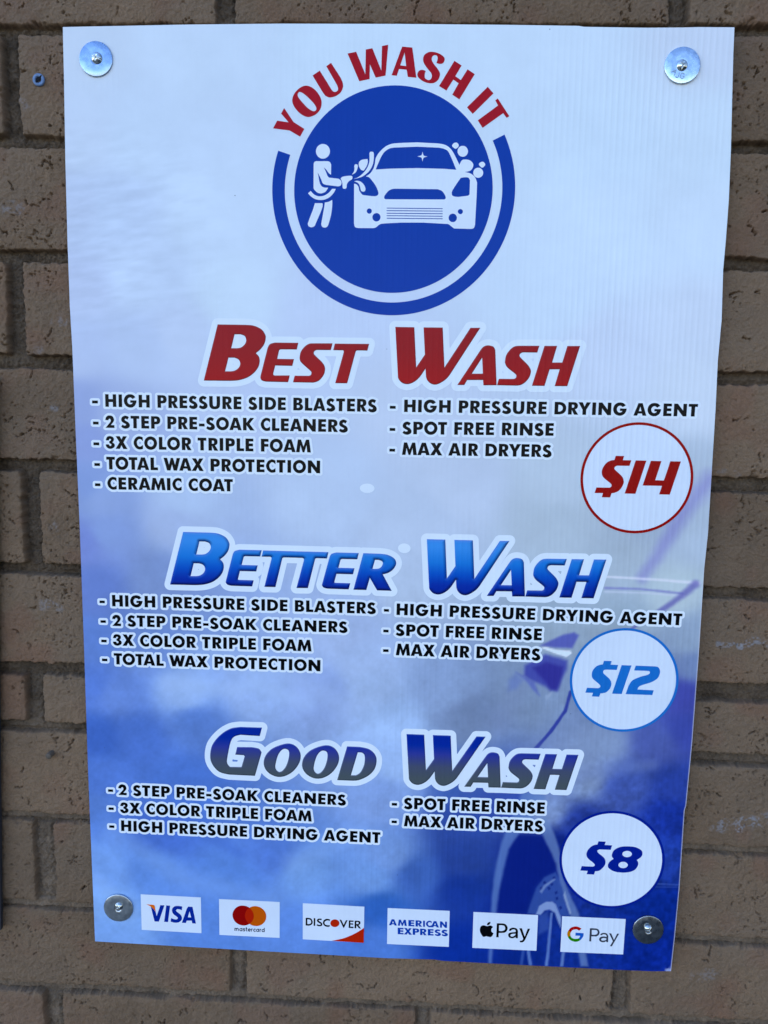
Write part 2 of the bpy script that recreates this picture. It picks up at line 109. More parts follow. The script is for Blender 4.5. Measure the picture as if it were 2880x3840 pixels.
 "spark": "28.3,347.48~ 27.34,346.7~ 24.26,345.91 27.37,345.15~ 28.37,344.14~ 29.01,341.42 29.68,344.14~ 30.8,345.15~ 33.63,345.86 30.77,346.4~ 29.69,347.25~ 28.88,350.2|57.14,357.37~ 55.98,355.44~ 57,353.9~ 59.22,352.74~ 61.3,353.9~ 62.05,355.84~ 60.95,357.61~ 59.31,358.15~|70.36,352.01~ 69.64,353.33~ 68.55,354.4~ 67.19,355.08~ 65.71,355.3~ 64.24,355.07~ 62.93,354.39~ 61.9,353.32~ 61.26,351.99~ 61.07,350.5~ 61.35,349.01~ 62.07,347.68~ 63.15,346.62~ 64.51,345.94~ 66,345.71~ 67.47,345.94~ 68.79,346.63~ 69.81,347.7~ 70.45,349.03~ 70.64,350.52~|84.92,333.07~ 84.23,334.31~ 83.19,335.28~ 81.91,335.91~ 80.5,336.12~ 79.1,335.9~ 77.85,335.27~ 76.88,334.28~ 76.27,333.05~ 76.09,331.67~ 76.35,330.3~ 77.04,329.07~ 78.08,328.09~ 79.37,327.46~ 80.78,327.25~ 82.18,327.47~ 83.43,328.11~ 84.4,329.09~ 85.01,330.33~ 85.19,331.71~|82.13,340.79~ 80.97,339.08~ 82.66,336.91~ 84.71,336.29~ 86.67,338.32~ 86.37,340.02~ 84.54,341.41~",
 "tv": "-251.8,-439.8 -187.36,-440.48 -187.56,-399.63 -251.94,-399.05",
 "tm": "-168.07,-441.5 -103.78,-441.79 -103.7,-400.9 -168.09,-400.55",
 "td": "-79.14,-442.13 -14.53,-442.99 -14.43,-401.94 -79.21,-401.08",
 "ta": "10.02,-443.08 74.87,-443.18 74.7,-402.45 9.96,-402.33",
 "tp": "99.43,-443.03 166.09,-443.03 166.11,-402.81 99.37,-402.49",
 "tg": "190.81,-442.94 255.48,-442.62 255.94,-402.93 190.96,-402.9",
 "v1": "-237.72,-429.37 -233.06,-429.35 -226.64,-410.39 -230.99,-410.39 -235.17,-423.15 -236.28,-418.46 -238.96,-414.36~ -241.35,-412.62|-227.29,-429.38 -223.17,-429.34 -220.6,-410.51 -224.7,-410.45|-211.8,-410.35~ -215.68,-411.05~ -218.14,-413.48~ -218.58,-416.59~ -217.28,-419.87~ -213.94,-422.55~ -212.52,-424.28~ -214,-425.9~ -216.9,-425.78~ -219.79,-424.74 -220.34,-428.79 -216,-429.77~ -211.63,-429.14~ -208.68,-426.42~ -208.15,-423.3~ -209.55,-420.28~ -212.89,-417.6~ -214.31,-415.87~ -213.32,-414.38~ -210.9,-414.16~ -208.02,-415.06 -207.61,-410.93|-203.99,-429.55 -202.89,-426.76 -197.71,-426.51 -197.13,-429.58 -193.12,-429.69 -196.61,-410.66 -201.19,-410.73 -202.68,-413 -208.25,-429.5|-198.24,-422.93 -201.76,-422.89 -199.73,-415.95",
 "v2": "-243.74,-411.19~ -241.34,-412.52~ -237.54,-416.2~ -236.19,-418.56 -236.98,-412.06 -237.44,-411.05~ -238.88,-410.35 -246.14,-410.18",
 "mc": "-151.08,-435.93 -151.05,-432.61 -151.87,-432.65 -151.89,-435.97|-151.07,-434 -151.04,-433.83 -150.99,-433.6 -150.94,-433.43 -150.93,-433.39 -150.95,-433.42 -150.86,-433.4 -150.73,-433.4 -150.63,-433.42 -150.58,-433.44 -150.53,-433.47 -150.49,-433.52 -150.46,-433.57 -150.44,-433.62 -150.43,-433.7 -150.42,-433.86 -150.42,-434.12 -150.42,-434.55 -150.42,-435.08 -150.43,-435.6 -150.43,-435.96 -149.61,-435.92 -149.61,-435.57 -149.6,-435.05 -149.6,-434.5 -149.6,-434.07 -149.61,-433.79 -149.61,-433.57 -149.65,-433.36 -149.72,-433.15 -149.84,-432.95 -150,-432.78 -150.19,-432.65 -150.4,-432.57 -150.63,-432.53 -150.88,-432.53 -151.17,-432.59 -151.48,-432.78 -151.68,-433.1 -151.78,-433.42 -151.83,-433.68 -151.86,-433.84|-149.28,-434.04 -149.23,-433.87 -149.15,-433.65 -149.08,-433.46 -149.03,-433.38 -149,-433.36 -148.91,-433.33 -148.81,-433.32 -148.73,-433.32 -148.65,-433.35 -148.54,-433.42 -148.44,-433.52 -148.36,-433.62 -148.32,-433.69 -148.31,-433.75 -148.28,-433.89 -148.27,-434.13 -148.26,-434.54 -148.26,-435.07 -148.27,-435.59 -148.28,-435.95 -147.46,-435.92 -147.46,-435.56 -147.45,-435.04 -147.44,-434.49 -147.45,-434.04 -147.47,-433.75 -147.51,-433.51 -147.58,-433.29 -147.69,-433.08 -147.85,-432.88 -148.04,-432.71 -148.27,-432.56 -148.52,-432.47 -148.79,-432.44 -149.06,-432.48 -149.33,-432.58 -149.6,-432.78 -149.79,-433.07 -149.91,-433.37 -149.99,-433.62 -150.05,-433.78|-143.42,-435.89 -143.4,-432.48 -144.22,-432.52 -144.24,-435.93|-143.43,-434.11 -143.48,-433.94 -143.55,-433.66 -143.66,-433.34 -143.85,-433.03 -144.11,-432.81 -144.39,-432.66 -144.69,-432.56 -145.02,-432.53 -145.35,-432.6 -145.65,-432.74 -145.93,-432.92 -146.17,-433.14 -146.36,-433.4 -146.5,-433.69 -146.59,-434 -146.64,-434.31 -146.63,-434.62 -146.57,-434.94 -146.46,-435.25 -146.29,-435.53 -146.05,-435.75 -145.78,-435.92 -145.47,-436.04 -145.14,-436.08 -144.8,-436.03 -144.47,-435.92 -144.17,-435.75 -143.89,-435.52 -143.68,-435.21 -143.56,-434.89 -143.48,-434.62 -143.43,-434.46 -144.21,-434.24 -144.26,-434.41 -144.32,-434.63 -144.39,-434.82 -144.45,-434.92 -144.57,-435.01 -144.76,-435.11 -144.95,-435.18 -145.1,-435.2 -145.24,-435.18 -145.41,-435.12 -145.56,-435.02 -145.67,-434.93 -145.73,-434.83 -145.78,-434.66 -145.82,-434.48 -145.82,-434.31 -145.8,-434.16 -145.75,-434 -145.68,-433.85 -145.59,-433.73 -145.47,-433.62 -145.31,-433.51 -145.14,-433.43 -145.02,-433.41 -144.89,-433.42 -144.72,-433.47 -144.57,-433.56 -144.47,-433.64 -144.4,-433.76 -144.33,-433.97 -144.27,-434.22 -144.21,-434.4|-140.62,-432.85 -140.74,-432.77 -140.93,-432.65 -141.18,-432.51 -141.48,-432.43 -141.79,-432.45 -142.08,-432.53 -142.34,-432.65 -142.58,-432.82 -142.75,-433.07 -142.85,-433.35 -142.85,-433.65 -142.74,-433.95 -142.54,-434.17 -142.32,-434.32 -142.11,-434.44 -141.91,-434.55 -141.71,-434.65 -141.52,-434.73 -141.39,-434.79 -141.33,-434.83 -141.3,-434.89 -141.26,-434.98 -141.25,-435.04 -141.24,-435.01 -141.25,-435.01 -141.33,-435.08 -141.45,-435.16 -141.57,-435.21 -141.69,-435.24 -141.84,-435.24 -141.99,-435.23 -142.11,-435.21 -142.19,-435.17 -142.29,-435.09 -142.4,-434.99 -142.49,-434.92 -143.02,-435.61 -142.94,-435.68 -142.8,-435.8 -142.61,-435.94 -142.38,-436.05 -142.13,-436.1 -141.88,-436.12 -141.63,-436.1 -141.37,-436.04 -141.12,-435.94 -140.89,-435.79 -140.67,-435.6 -140.49,-435.32 -140.43,-434.98 -140.48,-434.69 -140.58,-434.44 -140.73,-434.2 -140.95,-434.03 -141.17,-433.92 -141.36,-433.84 -141.52,-433.76 -141.71,-433.66 -141.89,-433.55 -142.03,-433.47 -142.06,-433.44 -142.05,-433.46 -142.05,-433.46 -142.04,-433.46 -142.05,-433.46 -141.99,-433.42 -141.85,-433.36 -141.69,-433.31 -141.59,-433.3 -141.51,-433.33 -141.37,-433.41 -141.21,-433.52 -141.08,-433.6|-139.62,-431.31 -139.64,-434.85 -139.12,-435.9 -138.14,-435.96 -138.1,-435.08 -138.67,-435.15 -138.82,-434.73 -138.8,-431.27|-140.01,-433.29 -138.12,-433.28 -138.08,-432.41 -139.97,-432.42|-137.06,-434.76 -134.91,-434.75 -134.87,-433.87 -137.02,-433.88|-134.49,-434.21 -134.52,-434.02 -134.56,-433.72 -134.65,-433.36 -134.82,-433.02 -135.08,-432.77 -135.37,-432.61 -135.68,-432.52 -136,-432.5 -136.33,-432.56 -136.64,-432.7 -136.92,-432.88 -137.17,-433.12 -137.34,-433.41 -137.46,-433.72 -137.52,-434.04 -137.53,-434.36 -137.5,-434.69 -137.41,-435.02 -137.28,-435.35 -137.09,-435.64 -136.83,-435.85 -136.54,-435.99 -136.24,-436.07 -135.91,-436.09 -135.57,-436 -135.24,-435.86 -134.98,-435.71 -134.82,-435.62 -135.15,-434.84 -135.32,-434.93 -135.56,-435.07 -135.79,-435.17 -135.95,-435.21 -136.09,-435.2 -136.25,-435.16 -136.39,-435.1 -136.48,-435.02 -136.56,-434.9 -136.64,-434.7 -136.69,-434.48 -136.72,-434.27 -136.71,-434.1 -136.68,-433.93 -136.62,-433.78 -136.56,-433.67 -136.46,-433.58 -136.3,-433.47 -136.13,-433.4 -136,-433.37 -135.87,-433.38 -135.7,-433.43 -135.55,-433.51 -135.47,-433.58 -135.42,-433.7 -135.37,-433.93 -135.33,-434.2 -135.3,-434.4|-133.25,-435.85 -133.23,-432.54 -134.05,-432.57 -134.06,-435.89|-133.26,-434.13 -133.2,-433.94 -133.14,-433.69 -133.08,-433.49 -133.06,-433.44 -132.99,-433.42 -132.78,-433.39 -132.53,-433.37 -132.34,-433.35 -132.37,-432.48 -132.55,-432.5 -132.83,-432.52 -133.18,-432.58 -133.54,-432.77 -133.79,-433.11 -133.92,-433.46 -133.99,-433.75 -134.04,-433.93|-129.06,-432.88 -129.24,-432.79 -129.49,-432.64 -129.82,-432.49 -130.19,-432.42 -130.56,-432.5 -130.86,-432.66 -131.14,-432.86 -131.37,-433.09 -131.55,-433.36 -131.69,-433.66 -131.79,-433.98 -131.82,-434.31 -131.79,-434.65 -131.7,-434.96 -131.57,-435.26 -131.38,-435.52 -131.14,-435.73 -130.87,-435.9 -130.57,-436.02 -130.22,-436.06 -129.86,-435.98 -129.54,-435.83 -129.27,-435.69 -129.11,-435.59 -129.45,-434.82 -129.62,-434.91 -129.85,-435.05 -130.08,-435.15 -130.22,-435.19 -130.34,-435.16 -130.5,-435.1 -130.66,-435 -130.78,-434.9 -130.87,-434.78 -130.94,-434.61 -130.99,-434.43 -131.01,-434.27 -130.99,-434.12 -130.94,-433.96 -130.87,-433.79 -130.77,-433.65 -130.65,-433.53 -130.49,-433.41 -130.33,-433.33 -130.22,-433.3 -130.1,-433.33 -129.88,-433.43 -129.64,-433.57 -129.47,-433.66|-125.61,-435.82 -125.6,-432.41 -126.41,-432.45 -126.43,-435.86|-125.62,-434.04 -125.67,-433.86 -125.74,-433.59 -125.85,-433.26 -126.05,-432.96 -126.3,-432.73 -126.58,-432.58 -126.89,-432.48 -127.21,-432.46 -127.54,-432.52 -127.84,-432.66 -128.12,-432.84 -128.35,-433.07 -128.54,-433.33 -128.69,-433.61 -128.78,-433.92 -128.82,-434.23 -128.81,-434.54 -128.75,-434.86 -128.64,-435.17 -128.47,-435.45 -128.23,-435.67 -127.96,-435.84 -127.65,-435.96 -127.32,-436 -126.98,-435.95 -126.66,-435.84 -126.36,-435.67 -126.08,-435.44 -125.87,-435.13 -125.74,-434.81 -125.67,-434.54 -125.62,-434.38 -126.4,-434.16 -126.45,-434.33 -126.51,-434.56 -126.58,-434.75 -126.64,-434.84 -126.76,-434.93 -126.94,-435.03 -127.13,-435.1 -127.28,-435.12 -127.43,-435.1 -127.59,-435.04 -127.75,-434.95 -127.85,-434.85 -127.91,-434.75 -127.97,-434.59 -128,-434.4 -128.01,-434.24 -127.98,-434.08 -127.94,-433.92 -127.86,-433.77 -127.78,-433.65 -127.66,-433.54 -127.5,-433.44 -127.33,-433.36 -127.21,-433.33 -127.08,-433.34 -126.91,-433.4 -126.76,-433.48 -126.66,-433.56 -126.59,-433.68 -126.52,-433.9 -126.45,-434.14 -126.4,-434.32|-124.24,-435.81 -124.23,-432.5 -125.04,-432.54 -125.05,-435.85|-124.25,-434.09 -124.2,-433.9 -124.14,-433.65 -124.07,-433.45 -124.05,-433.4 -123.98,-433.39 -123.77,-433.35 -123.52,-433.33 -123.33,-433.31 -123.37,-432.44 -123.55,-432.46 -123.83,-432.48 -124.17,-432.54 -124.54,-432.73 -124.79,-433.08 -124.91,-433.42 -124.99,-433.71 -125.03,-433.89|-119.69,-435.79 -119.68,-431.01 -120.5,-431.04 -120.51,-435.83|-119.71,-434.01 -119.75,-433.84 -119.83,-433.56 -119.94,-433.23 -120.13,-432.93 -120.38,-432.71 -120.67,-432.56 -120.97,-432.46 -121.3,-432.43 -121.62,-432.5 -121.93,-432.64 -122.2,-432.82 -122.44,-433.04 -122.63,-433.3 -122.77,-433.59 -122.86,-433.9 -122.9,-434.21 -122.89,-434.52 -122.84,-434.83 -122.73,-435.15 -122.55,-435.43 -122.32,-435.65 -122.04,-435.82 -121.73,-435.93 -121.4,-435.98 -121.07,-435.93 -120.74,-435.81 -120.44,-435.65 -120.16,-435.42 -119.95,-435.11 -119.83,-434.78 -119.75,-434.52 -119.71,-434.35 -120.49,-434.13 -120.53,-434.31 -120.59,-434.53 -120.66,-434.72 -120.72,-434.82 -120.84,-434.91 -121.02,-435.01 -121.22,-435.08 -121.37,-435.1 -121.51,-435.08 -121.68,-435.02 -121.83,-434.92 -121.93,-434.83 -122,-434.72 -122.05,-434.56 -122.09,-434.38 -122.09,-434.21 -122.07,-434.06 -122.02,-433.89 -121.95,-433.75 -121.87,-433.63 -121.74,-433.52 -121.58,-433.41 -121.41,-433.33 -121.29,-433.3 -121.16,-433.32 -121,-433.37 -120.84,-433.46 -120.74,-433.53 -120.67,-433.66 -120.6,-433.87 -120.54,-434.11 -120.49,-434.3",
 "d1": "-76.1,-426.22 -74.02,-426.22 -72.03,-426.12~ -69.47,-424.47~ -68.6,-421.58~ -70.3,-418.1~ -72.95,-417.42 -76.05,-417.42|-72.73,-419.02 -70.95,-419.79~ -70.28,-421.66~ -70.71,-423.34~ -72.48,-424.38~ -74.34,-424.47 -74.36,-419|-67.6,-426.19 -66.01,-426.21 -65.88,-417.5 -67.56,-417.49|-61.24,-417.52~ -63.44,-418.24~ -64.19,-419.94~ -63.65,-421.34~ -61.87,-422.68~ -60.32,-423.55~ -60.44,-424.51~ -61.85,-424.82~ -63.98,-424.21 -64.59,-425.66 -61.84,-426.39~ -59.42,-425.89~ -58.41,-424.41~ -58.77,-422.77~ -60.55,-421.19~ -62.11,-420.31~ -62.11,-419.36~ -61.01,-419.07~ -59.68,-419.39 -58.9,-417.78|-52.19,-417.56~ -54.61,-417.72~ -57.03,-419.36~ -57.81,-422.01~ -57.22,-424.36~ -55.21,-426.16~ -52.56,-426.51~ -50.7,-426.18 -50.59,-424.51 -53.01,-424.77~ -55.45,-424.03~ -56.13,-422.16~ -55.48,-420.47~ -53.5,-419.42~ -51.95,-419.35~ -50.62,-419.9 -50.51,-418|-36.3,-426.81 -35.55,-426.77 -31.77,-418.14 -33.66,-418.09 -35.9,-423.56 -38.42,-417.89 -40.36,-417.84|-30.66,-426.72 -25.63,-426.76 -25.56,-425.19 -28.91,-425.21 -28.89,-422.89 -25.9,-422.84 -25.92,-421.41 -28.91,-421.41 -28.89,-419.66 -25.63,-419.64 -25.6,-418.17 -30.58,-418.17|-24.4,-426.8 -22.63,-426.81 -22.5,-423.29 -19.68,-426.81 -17.61,-426.94 -20.3,-423.04 -19.08,-422.27~ -18.22,-420.57~ -18.91,-418.7~ -20.9,-418.09 -24.33,-418.16|-20.88,-419.6~ -20.07,-420.65~ -20.85,-421.78~ -22.61,-421.96 -22.55,-419.59",
 "d2": "-40.63,-420.76~ -41.12,-419.73~ -41.88,-418.86~ -42.87,-418.21~ -44.02,-417.83~ -45.26,-417.74~ -46.49,-417.95~ -47.63,-418.44~ -48.62,-419.18~ -49.36,-420.13~ -49.83,-421.2~ -49.98,-422.34~ -49.81,-423.46~ -49.33,-424.5~ -48.56,-425.37~ -47.57,-426.01~ -46.42,-426.39~ -45.18,-426.48~ -43.94,-426.27~ -42.8,-425.78~ -41.82,-425.04~ -41.07,-424.09~ -40.61,-423.02~ -40.46,-421.88~|-14.53,-442.99 -14.45,-425.93 -18.99,-429.39~ -25.98,-434.01~ -34.77,-438.36~ -41.38,-440.5~ -48.44,-442.33",
 "ap": "112.46,-417.34~ 110.42,-417~ 108.41,-417.53~ 106.9,-419.56~ 106.69,-422.76~ 107.56,-425.9~ 109.47,-429~ 111.08,-430~ 113.54,-429.19~ 114.9,-429.47~ 117.17,-429.9~ 118.73,-429.52~ 120.03,-427.99~ 120.85,-425.4 118.99,-423.87~ 118.47,-421.69~ 119.07,-419.71~ 120.38,-418.42 118.08,-416.92~ 116.28,-417~ 114.28,-417.74~|115.26,-413.44~ 113.96,-415.06~ 113.79,-416.64 116.02,-416.04~ 117.23,-414.42~ 117.35,-412.7|123.84,-429.76 126.41,-429.78 126.32,-424.74 130.05,-424.55 132.73,-423.93~ 134.68,-421.88~ 135.31,-418.43~ 133.29,-414.86~ 130.11,-413.79 123.91,-414|129.51,-415.87 131.79,-416.64~ 132.76,-418.79~ 132.18,-421.27~ 129.53,-422.52 126.47,-422.53 126.37,-416.03|138.94,-421.77 139.58,-420.66~ 141.12,-420~ 142.93,-420.25~ 143.78,-421.43~ 143.7,-422.9 139.01,-423.62~ 136.8,-424.71~ 136.12,-426.95~ 137.43,-429.34~ 140.38,-430.07~ 142.83,-429.31~ 143.77,-428.04 143.97,-429.75 146.31,-429.78 146.11,-421.32 144.68,-418.95~ 141.95,-418.1~ 139.71,-418.31~ 137.51,-419.54~ 136.7,-421.78|143.81,-425.59 142.74,-427.11~ 140.53,-428.2~ 138.94,-427.79~ 138.45,-426.59~ 140.2,-425.18~ 143.78,-424.76|151.84,-429.75 151.36,-431.34~ 150.13,-432.24~ 148.56,-432.32 148.5,-434.18 150.88,-434.16~ 152.86,-432.99~ 154.12,-430.72 158.65,-418.41 156.1,-418.39 153.33,-427.72 150.04,-418.34 147.44,-418.42",
 "g1": "200.6,-420.28 202.27,-417.91~ 204.9,-416.95~ 207.13,-416.94~ 208.98,-418.22 211.31,-415.76 208.33,-413.96~ 205.19,-413.63~ 202.54,-414.15~ 199.94,-415.83~ 197.93,-418.61",
 "g2": "197.13,-420.6~ 196.92,-422.81~ 197.72,-425.7 200.43,-424.34 200.16,-422.4~ 200.6,-420.28 197.93,-418.61",
 "g3": "199.87,-428.52~ 202.4,-430.11~ 206.01,-430.76~ 208.66,-430.14~ 211.03,-428.46 208.95,-426.85 206.3,-427.47~ 204.06,-427.43~ 201.78,-426.47~ 200.43,-424.34 197.72,-425.7",
 "g4": "205.45,-423.85 210.23,-423.86 209.99,-425.33~ 208.95,-426.85 211.03,-428.46 213.32,-424.93~ 213.87,-422.46~ 213.78,-420.76 205.52,-420.58",
 "gp": "219.93,-429.58 221.94,-429.63 221.87,-423.92 224.85,-423.77 227.08,-423.66~ 229.42,-421.69~ 230.03,-418.74~ 228.68,-415.89~ 226.18,-414.8 219.95,-414.86|225.38,-416.54 226.95,-416.85~ 228.05,-418.35~ 227.81,-420.56~ 225.65,-421.88~ 222.09,-422.05 221.96,-416.7|231.9,-422.3 234.06,-420.98~ 236.07,-421.22~ 237.24,-422.28~ 237.33,-423.98 235.97,-423.42~ 233.74,-423.43~ 231.12,-424.29~ 229.99,-426.54~ 230.68,-428.7~ 233.19,-429.9~ 235.84,-429.57~ 237.34,-428.37 237.4,-429.59 239.28,-429.59 239.18,-422.67 237.57,-420.08~ 234.86,-419.33~ 232.23,-419.95~ 230.74,-421.38|236.83,-427.18~ 234.87,-428.01~ 232.87,-427.96~ 232.04,-426.68~ 233.4,-425.4~ 235.61,-425.14~ 237.42,-425.69|244.14,-428.18 241.43,-434.03 243.43,-434.08 250.08,-419.56 247.99,-419.56 245.27,-426.76 241.99,-419.61 239.77,-419.58",
 "am": "14.13,-421.61 14.58,-420.45 17.13,-420.45 17.62,-421.62 20.08,-421.63 17.15,-414.74 14.43,-414.75 11.66,-421.61|15.82,-416.67 16.72,-419.14 15.02,-419.14|23.21,-421.63 23.7,-417.84 25.15,-421.64 26.28,-421.64 27.57,-417.84 28.13,-421.64 30.46,-421.65 29.19,-414.73 27.18,-414.73 25.65,-418.53 23.96,-414.73 21.95,-414.74 20.96,-421.63|38.25,-421.66 38.22,-420.1 34.82,-420.09 34.79,-418.91 37.9,-418.91 37.86,-417.35 34.76,-417.35 34.74,-416.28 38.14,-416.27 38.1,-414.71 31.89,-414.72 32.04,-421.65|42.04,-421.67 41.98,-419.02 43.65,-421.67 46.43,-421.68 44.11,-418.74 44.88,-418.47~ 45.65,-417.84~ 45.88,-416.79~ 45.6,-415.75~ 44.63,-414.98~ 43.06,-414.7 39.41,-414.71 39.57,-421.66|41.96,-417.84 41.92,-416.17 42.4,-416.17 43.18,-416.31~ 43.46,-416.93~ 43.21,-417.7~ 42.44,-417.84|49.4,-421.68 49.24,-414.69 47.27,-414.7 47.44,-421.68|55.24,-414.69~ 53.67,-414.49~ 51.69,-415.36~ 50.52,-417.14~ 50.43,-418.72~ 51.36,-420.5~ 53.18,-421.69~ 54.97,-421.81~ 56.39,-421.5 56.33,-419.32 54.48,-420.23~ 53.13,-419.72~ 52.47,-418.33~ 52.62,-417.14~ 53.71,-416.15~ 55.06,-416.27~ 56.28,-417.22 56.23,-415.08|58.17,-421.7 58.6,-420.51 61.11,-420.51 61.6,-421.71 64.03,-421.71 61.09,-414.68 58.41,-414.68 55.74,-421.7|59.8,-416.64 60.7,-419.17 59.03,-419.17|67.2,-421.72 67.1,-417.91 70.32,-421.73 72.4,-421.73 72.21,-414.66 70.13,-414.66 70.24,-418.47 67.02,-414.67 64.94,-414.67 65.12,-421.71|27.2,-431.31 27.17,-429.66 23.8,-429.68 23.78,-428.43 26.85,-428.41 26.82,-426.76 23.75,-426.78 23.72,-425.64 27.08,-425.63 27.05,-423.98 20.92,-424 21.06,-431.35|30.5,-431.29 31.69,-429.23 33.06,-431.27 36.05,-431.25 33.16,-427.46 35.63,-423.95 32.82,-423.96 31.71,-425.79 30.53,-423.97 27.53,-423.98 30.34,-427.48 27.51,-431.31|39.4,-431.22 39.34,-428.67 40.57,-428.66 42.2,-428.36~ 43.19,-427.56~ 43.52,-426.32~ 43.22,-425.08~ 42.11,-424.22~ 40.46,-423.93 36.64,-423.94 36.8,-431.24|39.3,-427.07 39.27,-425.46 39.95,-425.46 40.68,-425.6~ 40.97,-426.26~ 40.71,-426.91~ 39.99,-427.06|46.99,-431.17 46.93,-428.41 48.63,-431.16 51.47,-431.14 49.09,-428.11 49.88,-427.81~ 50.66,-427.16~ 50.9,-426.07~ 50.61,-424.98~ 49.62,-424.19~ 48.02,-423.9 44.3,-423.92 44.46,-431.19|46.9,-427.17 46.86,-425.43 47.34,-425.43 48.14,-425.57~ 48.43,-426.22~ 48.18,-427.02~ 47.38,-427.17|58.59,-431.09 58.55,-429.47 55.27,-429.49 55.24,-428.25 58.24,-428.24 58.2,-426.61 55.2,-426.63 55.18,-425.5 58.45,-425.49 58.41,-423.86 52.43,-423.89 52.6,-431.14|64.12,-424.04~ 62.28,-423.85~ 60.31,-424.75~ 59.72,-426.18~ 60.27,-427.41~ 61.87,-428.22~ 63.35,-428.82~ 63.05,-429.43~ 61.9,-429.52~ 60.74,-429.04 59.67,-430.27 61.41,-431.15~ 63.79,-431.35~ 65.86,-430.43~ 66.19,-429.01~ 65,-427.59~ 62.78,-426.66~ 62.33,-425.97~ 63.11,-425.56~ 64.33,-426.16 65.55,-424.65|71.41,-424.02~ 69.53,-423.82~ 67.53,-424.72~ 66.93,-426.15~ 67.49,-427.37~ 69.12,-428.18~ 70.63,-428.77~ 70.32,-429.39~ 69.15,-429.47~ 67.97,-429 66.87,-430.22 68.66,-431.11~ 71.08,-431.3~ 73.19,-430.38~ 73.52,-428.97~ 72.31,-427.55~ 70.04,-426.63~ 69.59,-425.94~ 70.38,-425.52~ 71.63,-426.13 72.87,-424.62",}
CI = {"14":[[240.94,52.63,53.37],[241.03,52.61,50.77]],"12":[[240.03,-148.13,53.21],[240.06,-148.28,50.74]],"8":[[238.35,-338.56,53.16],[238.39,-338.19,50.57]],"disc":[2.16,315.49,92.27],"ringo":[2.07,311.76,111.04],"ringi":[2.21,312.57,99.61],"mr":[-142.53,-418.06,11.37],"mo":[-129.26,-418.06,11.34]}
